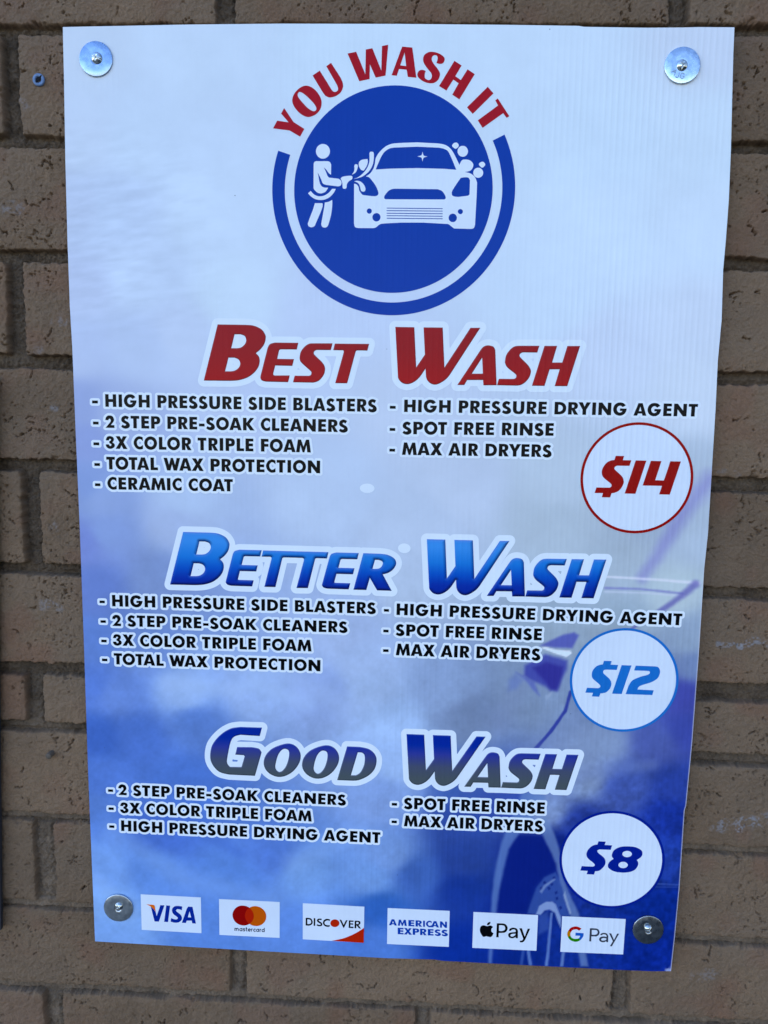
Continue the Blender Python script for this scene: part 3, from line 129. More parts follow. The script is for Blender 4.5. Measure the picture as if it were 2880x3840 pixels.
FONT = {
 "H": "28.5,0 28.5,38 61.5,38 61.5,0 90,0 90,100 61.5,100 61.5,62 28.5,62 28.5,100 0,100 0,0",
 "I": "28.5,0 28.5,100 0,100 0,0",
 "G": "52,36 71,36 66,28~ 54,23~ 42,25~ 32,35~ 28,50~ 30,60~ 37,71~ 51,77~ 62,74~ 72,66 95,80 78,97~ 52,103~ 26,97~ 7,78~ 0,50~ 7,23~ 25,4~ 50,-3~ 72,1~ 90,15~ 101,38~ 103,55 52,55",
 "P": "28.5,0 28.5,35 42,35 60,39~ 71,50~ 75,67~ 72,84~ 60,96~ 42,100 0,100 0,0|28.5,57 28.5,79 36,79 44,77~ 47,68~ 44,59~ 36,57",
 "R": "28.5,0 28.5,38 47,0 79,0 53,42 62,46~ 71,55~ 74,70~ 71,85~ 60,96~ 42,100 0,100 0,0|28.5,55 28.5,79 34,79 43,77~ 46,68~ 43,57~ 34,55",
 "E": "63,0 63,22.5 28.5,22.5 28.5,39.5 60,39.5 60,62 28.5,62 28.5,77.5 63,77.5 63,100 0,100 0,0",
 "F": "28.5,0 28.5,38.5 60,38.5 60,61 28.5,61 28.5,77.5 61,77.5 61,100 0,100 0,0",
 "L": "60,0 60,22.5 28.5,22.5 28.5,100 0,100 0,0",
 "T": "49.5,0 49.5,77 70,77 70,100 0,100 0,77 21,77 21,0",
 "U": "0,36 4,17~ 18,2~ 44,-3~ 70,2~ 84,17~ 88,36 88,100 60,100 60,40 58.5,28~ 52,21~ 44,20~ 37,21~ 30,28~ 28.5,40 28.5,100 0,100",
 "D": "40,0 66,7~ 84,25~ 90,50~ 84,75~ 66,93~ 40,100 0,100 0,0|28.5,23 28.5,77 38,77 52,72~ 61,61~ 63,50~ 61,39~ 52,28~ 38,23",
 "B": "47,0 67,6~ 77,20~ 78,33~ 70,46~ 57,53 68,62~ 71,73~ 70,86~ 60,96~ 42,100 0,100 0,0|28.5,61 28.5,80 33,80 42,78~ 45,71~ 42,63~ 33,61|28.5,20 28.5,42 36,42 47,39~ 50,31~ 47,23~ 36,20",
 "A": "29,0 34.5,17 64.5,17 70,0 99,0 66,100 34,100 0,0|50,72 60,36 40,36",
 "S": "49.7,97.2~ 29.9,100~ 8.5,87.6~ 1.7,67.8~ 7.3,50.8~ 24.3,39.5~ 40.1,31.1~ 36.7,22.6~ 24.3,21.5~ 11.9,28.2 0,11.3 18.6,-1.1~ 44.1,-4~ 66.7,8.5~ 70.6,28.2~ 58.2,48~ 34.5,61~ 29.9,70.6~ 38.4,76.3~ 51.4,67.8 65,88.7",
 "K": "28.5,0 28.5,41 58,0 93,0 52,53 90,100 58,100 28.5,60 28.5,100 0,100 0,0",
 "C": "63.3,100~ 43.5,102.8~ 18.1,90.4~ 2.8,65~ 1.1,42.4~ 12.4,16.9~ 35,0~ 57.6,-1.7~ 75.7,2.8 75.7,33.9 52,20.9~ 35,28.2~ 27.1,48~ 29.4,65~ 43.5,79.1~ 60.5,77.4~ 75.7,63.8 75.7,94.4",
 "O": "104,50~ 101.5,66.4~ 94.1,81.2~ 82.6,92.9~ 68.1,100.4~ 52,103~ 35.9,100.4~ 21.4,92.9~ 9.9,81.2~ 2.5,66.4~ 0,50~ 2.5,33.6~ 9.9,18.8~ 21.4,7.1~ 35.9,-0.4~ 52,-3~ 68.1,-0.4~ 82.6,7.1~ 94.1,18.8~ 101.5,33.6~|75.6,39.7~ 70,30.9~ 61.8,25.1~ 52,23~ 42.2,25.1~ 34,30.9~ 28.4,39.7~ 26.5,50~ 28.4,60.3~ 34,69.1~ 42.2,74.9~ 52,77~ 61.8,74.9~ 70,69.1~ 75.6,60.3~ 77.5,50~",
 "N": "28,0 28,54 70,0 98,0 98,100 70,100 70,46 28,100 0,100 0,0",
 "M": "28,0 35,55 52,0 66,0 83,55 89,0 118,0 104,100 79,100 59,45 39,100 14,100 0,0",
 "X": "34,0 48,28 63,0 97,0 65,52 94,100 62,100 49,75 36,100 2,100 33,52 0,0",
 "W": "27,0 54,0 67.5,48 80,0 108,0 134,100 106,100 92,46 77,100 58,100 43.5,46 29,100 0,100",
 "Y": "33.5,41 33.5,0 62,0 62,41 96,100 63,100 48,66 33,100 0,100",
 "2": "72.9,0 72.9,22.6 43.5,22.6 60.5,42.4~ 70.1,59.3~ 68.9,76.3~ 57.6,94.4~ 36.2,100~ 18.1,96~ 4,81.9~ 0,62.1 25.4,60.5 26.6,67.8~ 33.9,73.4~ 40.7,69.5~ 43.5,59.3~ 37.9,45.2~ 0,0",
 "3": "27.1,65 28.2,73.4~ 36.2,78~ 42.4,72.3~ 39.5,65~ 28.2,59.3 29.4,42.4 43.5,36.7~ 45.2,28.2~ 37.9,21.5~ 30.5,23.7~ 26.6,33.9 0,33.9 1.1,19.8~ 15.3,4.5~ 37.9,-1.1~ 63.3,8.5~ 72.9,25.4~ 68.9,39.5~ 53.1,52 60.5,56.5~ 67.2,73.4~ 60.5,91.5~ 37.9,100~ 18.1,97.2~ 5.6,84.7~ 1.1,65",
 "-": "0,25 46,25 46,48 0,48",}
SB = {"H":[9.5,9.5],"I":[9.5,9.5],"N":[9.5,9.5],"M":[2,2],"G":[5,8],"P":[9.5,4],"R":[9.5,2],"E":[9.5,7],"F":[9.5,5],"L":[9.5,2],"T":[3,3],"U":[9,9],"D":[9.5,5],"B":[9.5,5],"A":[1.5,1.5],"S":[5,5],"K":[9.5,0],"C":[5,6],"O":[5,5],"X":[1,1],"W":[0,0],"Y":[0,0],"2":[5,6],"3":[5,5],"-":[7,7]," ":[22,22]}
KERN = {"AT":-9,"TA":-9,"AY":-9,"YE":-6,"LA":2,"OA":-3,"AX":-1,"WA":-10,"RY":-4,"YI":2,"OT":-4,"TO":-4,"TE":4,"TR":4,"TI":4}
TX = [["HIGH PRESSURE SIDE BLASTERS",-275.27,112.18,-9.69,111.53,12.22,-288.37,-282.61],
 ["2 STEP PRE-SOAK CLEANERS",-275.67,91.75,-37.42,91.63,12.13,-288.04,-282.46],
 ["3X COLOR TRIPLE FOAM",-275.87,71.36,-73.16,71.39,12.41,-288.28,-282.48],
 ["TOTAL WAX PROTECTION",-275.87,51.03,-63.98,51.28,12.39,-287.93,-282.31],
 ["CERAMIC COAT",-275.46,31.15,-150.03,31.69,12.12,-287.97,-282.52],
 ["HIGH PRESSURE DRYING AGENT",16.69,111.93,294.14,112.21,11.83,2.94,8.57],
 ["SPOT FREE RINSE",15.5,90.72,160.1,91.7,12.06,3.11,8.55],
 ["MAX AIR DRYERS",15.5,70.78,159.01,71.31,12.04,3.26,8.73],
 ["HIGH PRESSURE SIDE BLASTERS",-273.99,-87.4,-7.42,-87.72,11.76,-286.9,-281.53],
 ["2 STEP PRE-SOAK CLEANERS",-274.36,-107.72,-35.5,-107.83,11.65,-286.53,-280.96],
 ["3X COLOR TRIPLE FOAM",-274.15,-128.15,-71.39,-128.17,11.93,-286.35,-280.76],
 ["TOTAL WAX PROTECTION",-273.92,-147.94,-62.4,-148.64,11.81,-286.18,-280.57],
 ["HIGH PRESSURE DRYING AGENT",13.17,-88.18,292.65,-90.64,11.78,0.64,5.71],
 ["SPOT FREE RINSE",12.73,-109.24,157.34,-109.9,11.9,0.36,5.65],
 ["MAX AIR DRYERS",13.32,-129.54,156.74,-130.31,12.2,0.48,6.0],
 ["2 STEP PRE-SOAK CLEANERS",-273.0,-288.62,-35.1,-290.6,11.83,-283.85,-278.56],
 ["3X COLOR TRIPLE FOAM",-271.57,-308.59,-70.22,-309.64,11.92,-283.82,-278.31],
 ["HIGH PRESSURE DRYING AGENT",-271.1,-328.51,1.01,-330.43,11.87,-283.79,-278.26],
 ["SPOT FREE RINSE",24.7,-291.82,168.02,-291.39,12.27,12.23,17.59],
 ["MAX AIR DRYERS",25.09,-310.87,167.02,-310.81,12.01,12.38,17.76]]
ED = {
 "top": [[-305.34,458.89],[-189.59,460.52],[-103.48,460.94],[5.95,460.24],[102.05,459.03],[166.33,457.86],[171.11,457.06],[225.47,456.05],[258.34,456.13],[272.37,456.4],[303.74,456.07]],
 "right": [[303.74,456.07],[304.33,434.36],[308.11,352.8],[309.38,308.78],[309.26,273.53],[308.71,247.39],[310.49,201.7],[309.64,165.08],[310.71,118.04],[311.12,72.76],[311.81,0.91],[310.58,-33.09],[311.12,-112.98],[310.77,-208.96],[309.15,-276.62],[307.94,-282.37],[308.27,-366.21],[307.0,-422.46],[305.56,-459.14]],
 "bottom": [[-302.93,-455.74],[-146.2,-457.79],[9.95,-459.41],[60.48,-458.37],[68.91,-459.47],[163.62,-460.1],[246.42,-460.38],[284.8,-460.22],[305.56,-459.14]],
 "left": [[-305.34,458.89],[-305.49,447.68],[-305.85,412.87],[-307.1,341.95],[-307.61,269.24],[-307.43,207.25],[-306.37,169.43],[-305.81,92.31],[-304.77,-13.65],[-304.43,-137.41],[-304.45,-260.42],[-303.62,-370.17],[-302.93,-455.74]],}
CP = [[-290.7,450.2,176,202,240],[-191.1,449.8,178,206,245],[-20.8,449.2,180,210,248],[146.2,448.6,180,209,247],[293.6,448.0,178,202,240],[-293.7,360.9,176,202,242],[-236.3,361.0,176,204,244],[191.9,361.6,180,210,248],
 [295.6,361.8,180,209,246],[-298.0,298.3,168,193,237],[-260.0,298.5,171,198,242],[-171.4,299.0,178,206,246],[196.1,280.4,182,211,249],[292.9,281.0,182,210,248],[-298.1,225.7,168,192,238],[-239.3,234.9,174,201,244],
 [-150.1,214.3,180,209,247],[156.5,217.4,180,209,248],[298.6,197.9,180,204,242],[-300.2,164.6,163,188,237],[-240.8,169.8,165,191,238],[-195.3,183.5,171,196,240],[-61.2,198.0,173,198,242],[201.8,171.2,178,202,242],
 [302.9,134.0,180,204,240],[-299.6,111.2,134,159,220],[-293.7,79.7,126,151,217],[-265.3,102.8,147,171,224],[-150.9,113.6,168,192,238],[28.7,116.5,173,197,238],[-297.5,33.9,120,150,217],[-281.6,20.4,131,160,222],
 [-197.8,22.2,157,186,234],[-60.0,34.3,165,192,236],[75.2,41.7,168,192,232],[164.2,43.5,165,190,224],[295.6,50.7,157,182,217],[-301.7,-22.0,110,135,214],[-277.8,-12.0,123,153,220],[-207.4,-1.1,147,173,224],
 [31.2,4.4,162,187,228],[165.8,7.5,157,182,214],[276.3,10.0,147,171,207],[303.3,1.6,157,182,217],[-293.7,-69.0,95,125,205],[-222.5,-57.7,115,144,207],[32.5,-55.6,157,182,222],[235.1,-41.0,147,171,202],
 [280.6,-58.2,157,182,207],[-293.1,-126.7,88,125,208],[-247.7,-130.2,105,140,215],[-40.4,-109.5,150,178,232],[-21.4,-137.6,150,180,235],[170.3,-93.9,140,166,200],[237.4,-82.6,140,166,198],[301.4,-104.0,130,156,195],
 [307.7,-132.0,105,131,185],[-296.8,-170.8,80,118,208],[-273.0,-179.9,95,132,215],[-200.9,-177.5,135,170,232],[-129.4,-170.2,135,168,230],[-58.5,-167.8,130,160,225],[-11.7,-161.4,150,182,238],[58.2,-163.9,130,160,215],
 [82.3,-197.1,110,136,185],[150.6,-165.7,115,141,185],[300.6,-160.7,60,72,165],[221.6,-211.5,115,141,190],[276.5,-209.5,70,90,170],[303.1,-198.9,55,72,165],[-293.6,-225.3,60,100,195],[-249.9,-223.7,72,112,205],
 [-191.7,-206.7,85,125,210],[17.0,-199.4,145,180,238],[17.9,-243.7,140,175,235],[205.2,-251.3,120,146,195],[247.2,-259.5,60,85,170],[297.8,-257.5,40,65,160],[-290.1,-270.5,78,120,215],[-293.6,-306.4,85,128,218],
 [-202.3,-272.2,70,112,205],[-227.8,-329.4,68,108,205],[-105.7,-349.9,75,115,205],[4.3,-279.1,120,155,225],[10.2,-344.8,110,150,225],[84.1,-256.0,60,95,180],[131.8,-279.0,45,72,165],[85.6,-306.0,45,75,165],
 [86.8,-346.5,40,70,160],[169.6,-287.5,110,136,190],[207.6,-300.9,35,58,150],[295.0,-287.3,25,50,150],[-290.6,-373.7,105,150,230],[-289.4,-415.9,115,160,232],[-238.5,-371.4,85,130,215],[-154.7,-378.0,80,125,212],
 [-81.4,-364.3,105,150,225],[-8.6,-371.4,105,150,228],[39.4,-364.0,60,100,190],[87.7,-377.3,25,55,150],[145.5,-390.1,18,42,140],[157.6,-338.3,18,38,130],[180.7,-327.2,18,38,130],[293.5,-337.4,30,58,155],
 [296.7,-388.1,15,42,140],[-295.2,-442.8,110,155,232],[-175.0,-431.6,80,125,212],[-86.1,-437.9,85,130,218],[-7.5,-444.6,70,115,205],[1.5,-402.1,45,95,190],[89.7,-445.0,15,45,145],[138.1,-447.8,15,42,140],
 [209.9,-444.2,18,45,140],[291.1,-450.5,15,40,140]]
BR = [[[[309.5,52.4],[286.6,18.5],[268.5,-15.8],[251.8,-44.4]],16.01,10.24,[112,116,202],0.5,1],
 [[[214.3,-44.0],[267.8,-45.8],[307.0,-48.2]],2.06,3.05,[200,214,248],0.7,0.8],
 [[[216.7,-55.4],[250.7,-55.5],[291.6,-58.9]],2.32,2.3,[100,108,195],0.6,0.8],
 [[[216.9,-59.1],[255.8,-59.4],[293.6,-61.3]],1.8,1.79,[180,198,238],0.6,0.8],
 [[[303.5,-49.4],[293.4,-58.9],[283.5,-67.4],[273.2,-75.2],[262.3,-83.5],[243.7,-96.1]],7.64,2.33,[84,86,174],0.7,0.8],
 [[[188.3,-161.7],[184.0,-181.7],[170.1,-204.3],[156.5,-221.9],[143.9,-240.5]],3.42,3.48,[36,50,152],0.85,0.5],
 [[[284.9,-362.9],[311.3,-362.6]],1.34,1.34,[58,88,172],0.7,0.7],
 [[[283.2,-365.9],[311.5,-365.5]],1.08,1.07,[48,76,165],0.6,0.7],
 [[[91.0,-271.1],[123.6,-274.1],[144.9,-266.1]],18.95,16.13,[60,86,172],0.5,1],
 [[[158.7,-274.1],[208.3,-246.5],[274.0,-235.5]],18.81,10.54,[100,124,186],0.4,1],
 [[[157.1,-237.1],[193.8,-221.7],[227.8,-212.0]],32.06,31.67,[126,150,196],0.2,1],
 [[[120.7,-193.4],[140.5,-153.9]],23.98,15.85,[112,134,184],0.35,1],
 [[[-198.5,-125.8],[-117.0,-145.5],[-35.4,-184.8]],16.4,24.38,[150,182,238],0.35,1],
 [[[-281.0,-330.2],[-202.4,-380.7],[-117.5,-400.9]],19.95,25.46,[120,162,235],0.35,1],
 [[[-299.8,-385.1],[-266.2,-420.1]],14.4,17.31,[130,172,240],0.4,1],
 [[[-89.4,-354.7],[-20.1,-319.2]],22.4,16.57,[125,165,236],0.35,1],
 [[[-263.4,-308.7],[-201.4,-315.0],[-145.5,-348.2]],22.67,11.26,[62,100,200],0.4,1],
 [[[-130.6,-162.7],[-76.2,-183.4]],16.37,13.6,[150,184,240],0.4,1],
 [[[-221.2,-165.7],[-144.4,-171.6]],16.55,13.68,[150,184,240],0.35,1]]
AJG = [[[249.79,417.85],[254.44,419.79]],[[254.44,419.79],[253.03,415.08]],[[252.14,418.49],[253.72,417.74]],[[257.48,417.51],[256.52,413.93],[255.36,413.28],[254.11,414.26]],[[262.01,415.87],[260.24,417.02],[258.78,415.88],[258.39,413.93],[259.68,412.46],[261.51,413.11],[261.6,414.41],[260.42,414.25]]]
PG = [[[[138.4,-315.1],[167.5,-315.7],[176.7,-331.8],[184.6,-353.6],[181.1,-353.7],[169.5,-361.7],[161.3,-373.2],[156.8,-388.4],[153.9,-401.6],[121.7,-401.3],[123.8,-386.2],[129.5,-352.3],[133.1,-333.7]],[14,32,125],0.8,3],
 [[[145.1,-267.6],[167.3,-270.3],[167.7,-281.1],[143.5,-313.0],[133.1,-331.9],[128.7,-352.4],[124.5,-382.4],[123.0,-401.2],[120.3,-460.3],[116.8,-460.5],[117.4,-401.5],[118.0,-378.9],[120.8,-349.0],[125.9,-323.0],[135.9,-293.3]],[88,124,194],0.75,2.2],
 [[[168.2,-292.0],[179.3,-313.4],[186.3,-335.1],[190.0,-360.7],[199.6,-382.6],[208.1,-399.0],[220.5,-458.0],[212.8,-458.4],[209.4,-442.4],[198.8,-401.4],[192.8,-384.8],[186.8,-366.5],[181.6,-344.5],[173.1,-326.4],[166.6,-313.9]],[100,132,190],0.7,1.8],
 [[[182.0,-354.6],[171.1,-360.7],[163.1,-373.1],[158.5,-388.3],[155.2,-401.6],[166.0,-402.0],[169.0,-391.5],[177.4,-386.8],[182.7,-388.1],[189.4,-403.7],[198.0,-402.3],[190.9,-379.3],[186.8,-364.6]],[52,84,165],0.75,1.6],
 [[[166.0,-402.9],[176.2,-397.8],[178.8,-417.4],[167.0,-425.5]],[64,98,180],0.5,3],
 [[[169.8,-366.1],[172.0,-364.7],[173.1,-367.3],[171.1,-368.8]],[14,30,112],0.75,0.8],
 [[[177.1,-367.6],[179.3,-366.2],[180.4,-368.8],[178.4,-370.4]],[14,30,112],0.75,0.8],
 [[[182.0,-376.7],[184.2,-375.3],[185.3,-377.9],[183.3,-379.5]],[14,30,112],0.75,0.8],
 [[[183.1,-383.0],[185.3,-381.6],[186.4,-384.2],[184.4,-385.8]],[14,30,112],0.75,0.8],
 [[[174.4,-372.2],[176.6,-370.8],[177.7,-373.4],[175.7,-375.0]],[14,30,112],0.75,0.8],
 [[[167.0,-372.6],[169.2,-371.2],[170.3,-373.7],[168.3,-375.3]],[14,30,112],0.75,0.8],
 [[[179.0,-360.5],[181.2,-359.1],[182.3,-361.6],[180.4,-363.2]],[14,30,112],0.75,0.8],
 [[[187.3,-392.7],[189.5,-391.3],[190.7,-393.9],[188.7,-395.5]],[14,30,112],0.75,0.8],
 [[[166.7,-376.7],[171.5,-369.0],[181.5,-361.1],[182.4,-362.9],[173.3,-371.2],[168.8,-378.5]],[128,154,205],0.6,1],
 [[[192.4,-375.5],[200.4,-399.4],[198.4,-400.5],[190.9,-379.3]],[150,174,214],0.6,0.9],
 [[[163.9,-402.1],[167.3,-392.6],[174.0,-387.6],[180.0,-386.9],[183.6,-389.9],[190.3,-405.5],[190.0,-416.9],[187.1,-409.5],[183.2,-399.3],[177.8,-396.2],[172.7,-397.4],[168.6,-402.4]],[126,155,214],0.88,1.0],
 [[[178.8,-399.5],[181.1,-399.4],[178.9,-459.6],[175.7,-459.8]],[98,134,206],0.8,1.0],
 [[[155.8,-442.2],[159.3,-442.1],[162.1,-460.1],[159.0,-460.2]],[98,134,204],0.75,1.0],
 [[[151.1,-442.5],[154.1,-442.3],[152.7,-460.6],[149.7,-460.7]],[60,96,178],0.6,1.2],
 [[[192.5,-442.3],[195.5,-442.2],[194.5,-459.4],[191.6,-459.5]],[104,138,204],0.75,1.0],
 [[[156.3,-115.5],[167.6,-108.9],[178.3,-103.4],[189.1,-100.8],[193.7,-103.6],[191.2,-109.3],[187.7,-116.8],[174.5,-116.9]],[66,76,178],0.8,2],
 [[[141.7,-136.1],[149.8,-131.2],[161.6,-123.9],[175.0,-127.0],[183.9,-130.1],[183.8,-138.2],[180.2,-145.2],[176.3,-156.9],[174.3,-161.6],[168.8,-161.2],[163.0,-157.3],[152.9,-153.0],[146.1,-149.8],[141.5,-146.5]],[54,64,166],0.85,2.6],
 [[[150.1,-138.1],[163.1,-131.9],[179.8,-136.0],[179.1,-144.1],[175.4,-160.4],[168.7,-160.6],[160.5,-150.5]],[42,42,142],0.75,3],
 [[[133.6,-143.2],[143.8,-148.7],[151.8,-153.1],[157.9,-166.8],[152.2,-162.3],[145.1,-153.3]],[70,85,185],0.6,1.8],
 [[[126.2,-151.6],[133.7,-144.4],[140.6,-151.1],[134.3,-160.6],[126.6,-163.2]],[85,110,195],0.45,3.5],
 [[[163.4,-166.6],[169.9,-162.9],[169.0,-166.4],[164.8,-171.2]],[150,172,215],0.5,1.6],
 [[[156.9,-117.8],[161.3,-116.5],[174.6,-119.5],[185.7,-119.8],[187.7,-122.2],[182.7,-126.3],[174.8,-124.1],[165.9,-120.9]],[206,220,250],0.92,0.8]]

# ------------------------------------------------------------------ colour
def lin(c):
    c = np.asarray(c, float) / 255.0
    return np.where(c <= 0.04045, c / 12.92, ((c + 0.055) / 1.055) ** 2.4)
WHITE = lin((182, 209, 249))          # how blank white plastic looks in this blue shade
def ink(c, k=1.0):
    """printed colour as seen in the shade -> its own base colour"""
    return np.clip(lin(c) / WHITE * 0.80 * k - 0.005, 0.0006, 0.86)

# ------------------------------------------------------------------ materials
def print_material(name, color=None, rough=0.27, spec=0.08, flute=1.0):
    mt = bpy.data.materials.new(name)
    mt.use_nodes = True
    t = mt.node_tree
    b = t.nodes['Principled BSDF']
    b.inputs['Roughness'].default_value = rough
    b.inputs['Specular IOR Level'].default_value = spec
    geo = t.nodes.new('ShaderNodeNewGeometry')
    if color is None:
        at = t.nodes.new('ShaderNodeAttribute')
        at.attribute_name = 'Col'
        src = at.outputs['Color']
    else:
        rgb = t.nodes.new('ShaderNodeRGB')
        rgb.outputs[0].default_value = (*[float(x) for x in color], 1)
        src = rgb.outputs[0]
    # faint grime and ink mottling
    n1 = t.nodes.new('ShaderNodeTexNoise')
    n1.inputs['Scale'].default_value = 26
    n1.inputs['Detail'].default_value = 8
    n1.inputs['Roughness'].default_value = 0.65
    t.links.new(geo.outputs['Position'], n1.inputs['Vector'])
    mr = t.nodes.new('ShaderNodeMapRange')
    mr.inputs['From Min'].default_value = 0.3
    mr.inputs['From Max'].default_value = 0.75
    mr.inputs['To Min'].default_value = 1.0
    mr.inputs['To Max'].default_value = 0.93
    t.links.new(n1.outputs['Fac'], mr.inputs['Value'])
    mul = t.nodes.new('ShaderNodeVectorMath')
    mul.operation = 'SCALE'
    t.links.new(src, mul.inputs[0])
    t.links.new(mr.outputs[0], mul.inputs['Scale'])
    # little dust specks
    vo = t.nodes.new('ShaderNodeTexVoronoi')
    vo.inputs['Scale'].default_value = 42
    t.links.new(geo.outputs['Position'], vo.inputs['Vector'])
    lt = t.nodes.new('ShaderNodeMath'); lt.operation = 'LESS_THAN'
    lt.inputs[1].default_value = 0.022
    t.links.new(vo.outputs['Distance'], lt.inputs[0])
    sp = t.nodes.new('ShaderNodeSeparateColor')
    t.links.new(vo.outputs['Color'], sp.inputs[0])
    g2 = t.nodes.new('ShaderNodeMath'); g2.operation = 'GREATER_THAN'
    g2.inputs[1].default_value = 0.80
    t.links.new(sp.outputs[0], g2.inputs[0])
    mm_ = t.nodes.new('ShaderNodeMath'); mm_.operation = 'MULTIPLY'
    t.links.new(lt.outputs[0], mm_.inputs[0]); t.links.new(g2.outputs[0], mm_.inputs[1])
    m2 = t.nodes.new('ShaderNodeMath'); m2.operation = 'MULTIPLY'; m2.inputs[1].default_value = 0.7
    t.links.new(mm_.outputs[0], m2.inputs[0])
    mx = t.nodes.new('ShaderNodeMix'); mx.data_type = 'RGBA'
    t.links.new(m2.outputs[0], mx.inputs[0])
    t.links.new(mul.outputs[0], mx.inputs[6])
    mx.inputs[7].default_value = (0.05, 0.045, 0.04, 1)
    t.links.new(mx.outputs[2], b.inputs['Base Color'])
    # flutes of the corrugated plastic: shallow vertical ribs every 5.8 mm, uneven from rib to rib
    sx = t.nodes.new('ShaderNodeSeparateXYZ')
    t.links.new(geo.outputs['Position'], sx.inputs[0])
    fx = t.nodes.new('ShaderNodeMath'); fx.operation = 'MULTIPLY'; fx.inputs[1].default_value = math.pi / 0.0056
    t.links.new(sx.outputs['X'], fx.inputs[0])
    sn = t.nodes.new('ShaderNodeMath'); sn.operation = 'SINE'
    t.links.new(fx.outputs[0], sn.inputs[0])
    ab = t.nodes.new('ShaderNodeMath'); ab.operation = 'POWER'; ab.inputs[1].default_value = 4.0
    aa = t.nodes.new('ShaderNodeMath'); aa.operation = 'ABSOLUTE'
    t.links.new(sn.outputs[0], aa.inputs[0]); t.links.new(aa.outputs[0], ab.inputs[0])
    cmb = t.nodes.new('ShaderNodeCombineXYZ')
    fz = t.nodes.new('ShaderNodeMath'); fz.operation = 'MULTIPLY'; fz.inputs[1].default_value = 0.05
    t.links.new(sx.outputs['Z'], fz.inputs[0])
    t.links.new(sx.outputs['X'], cmb.inputs[0]); t.links.new(fz.outputs[0], cmb.inputs[2])
    n2 = t.nodes.new('ShaderNodeTexNoise')
    n2.inputs['Scale'].default_value = 130
    n2.inputs['Detail'].default_value = 2
    t.links.new(cmb.outputs[0], n2.inputs['Vector'])
    h0 = t.nodes.new('ShaderNodeMath'); h0.operation = 'MULTIPLY'
    t.links.new(ab.outputs[0], h0.inputs[0]); t.links.new(n2.outputs['Fac'], h0.inputs[1])
    n4 = t.nodes.new('ShaderNodeTexNoise'); n4.inputs['Scale'].default_value = 7.5; n4.inputs['Detail'].default_value = 3
    t.links.new(geo.outputs['Position'], n4.inputs['Vector'])
    am = t.nodes.new('ShaderNodeMath'); am.operation = 'MULTIPLY_ADD'; am.inputs[1].default_value = 0.7
    t.links.new(sx.outputs['X'], am.inputs[0]); t.links.new(n4.outputs['Fac'], am.inputs[2])
    am2 = t.nodes.new('ShaderNodeMapRange'); am2.inputs['From Min'].default_value = 0.3; am2.inputs['From Max'].default_value = 0.95
    am2.inputs['To Min'].default_value = 0.05; am2.inputs['To Max'].default_value = 1.9
    t.links.new(am.outputs[0], am2.inputs['Value'])
    h1 = t.nodes.new('ShaderNodeMath'); h1.operation = 'MULTIPLY'
    t.links.new(h0.outputs[0], h1.inputs[0]); t.links.new(am2.outputs[0], h1.inputs[1])
    n3 = t.nodes.new('ShaderNodeTexNoise')
    n3.inputs['Scale'].default_value = 14
    n3.inputs['Detail'].default_value = 3
    t.links.new(geo.outputs['Position'], n3.inputs['Vector'])
    h3 = t.nodes.new('ShaderNodeMath'); h3.operation = 'MULTIPLY_ADD'; h3.inputs[1].default_value = 2.0
    t.links.new(n3.outputs['Fac'], h3.inputs[0]); t.links.new(h1.outputs[0], h3.inputs[2])
    bp = t.nodes.new('ShaderNodeBump')
    bp.inputs['Strength'].default_value = 1.0
    bp.inputs['Distance'].default_value = 0.00017 * flute
    t.links.new(h3.outputs[0], bp.inputs['Height'])
    t.links.new(bp.outputs[0], b.inputs['Normal'])
    return mt

def metal_material(name, color, rough, bump=0.00005, nscale=400):
    mt = bpy.data.materials.new(name); mt.use_nodes = True
    t = mt.node_tree; b = t.nodes['Principled BSDF']
    b.inputs['Metallic'].default_value = 1.0
    b.inputs['Roughness'].default_value = rough
    tc = t.nodes.new('ShaderNodeNewGeometry')
    n = t.nodes.new('ShaderNodeTexNoise'); n.inputs['Scale'].default_value = nscale; n.inputs['Detail'].default_value = 5
    t.links.new(tc.outputs['Position'], n.inputs['Vector'])
    mr = t.nodes.new('ShaderNodeMapRange')
    mr.inputs['From Min'].default_value = 0.3; mr.inputs['From Max'].default_value = 0.7
    mr.inputs['To Min'].default_value = 0.78; mr.inputs['To Max'].default_value = 1.1
    t.links.new(n.outputs['Fac'], mr.inputs['Value'])
    sc = t.nodes.new('ShaderNodeVectorMath'); sc.operation = 'SCALE'
    sc.inputs[0].default_value = color
    t.links.new(mr.outputs[0], sc.inputs['Scale'])
    t.links.new(sc.outputs[0], b.inputs['Base Color'])
    m2 = t.nodes.new('ShaderNodeMapRange')
    m2.inputs['To Min'].default_value = max(rough - 0.1, 0.03); m2.inputs['To Max'].default_value = rough + 0.15
    t.links.new(n.outputs['Fac'], m2.inputs['Value'])
    t.links.new(m2.outputs[0], b.inputs['Roughness'])
    bp = t.nodes.new('ShaderNodeBump'); bp.inputs['Distance'].default_value = bump; bp.inputs['Strength'].default_value = 1
    t.links.new(n.outputs['Fac'], bp.inputs['Height']); t.links.new(bp.outputs[0], b.inputs['Normal'])
    return mt

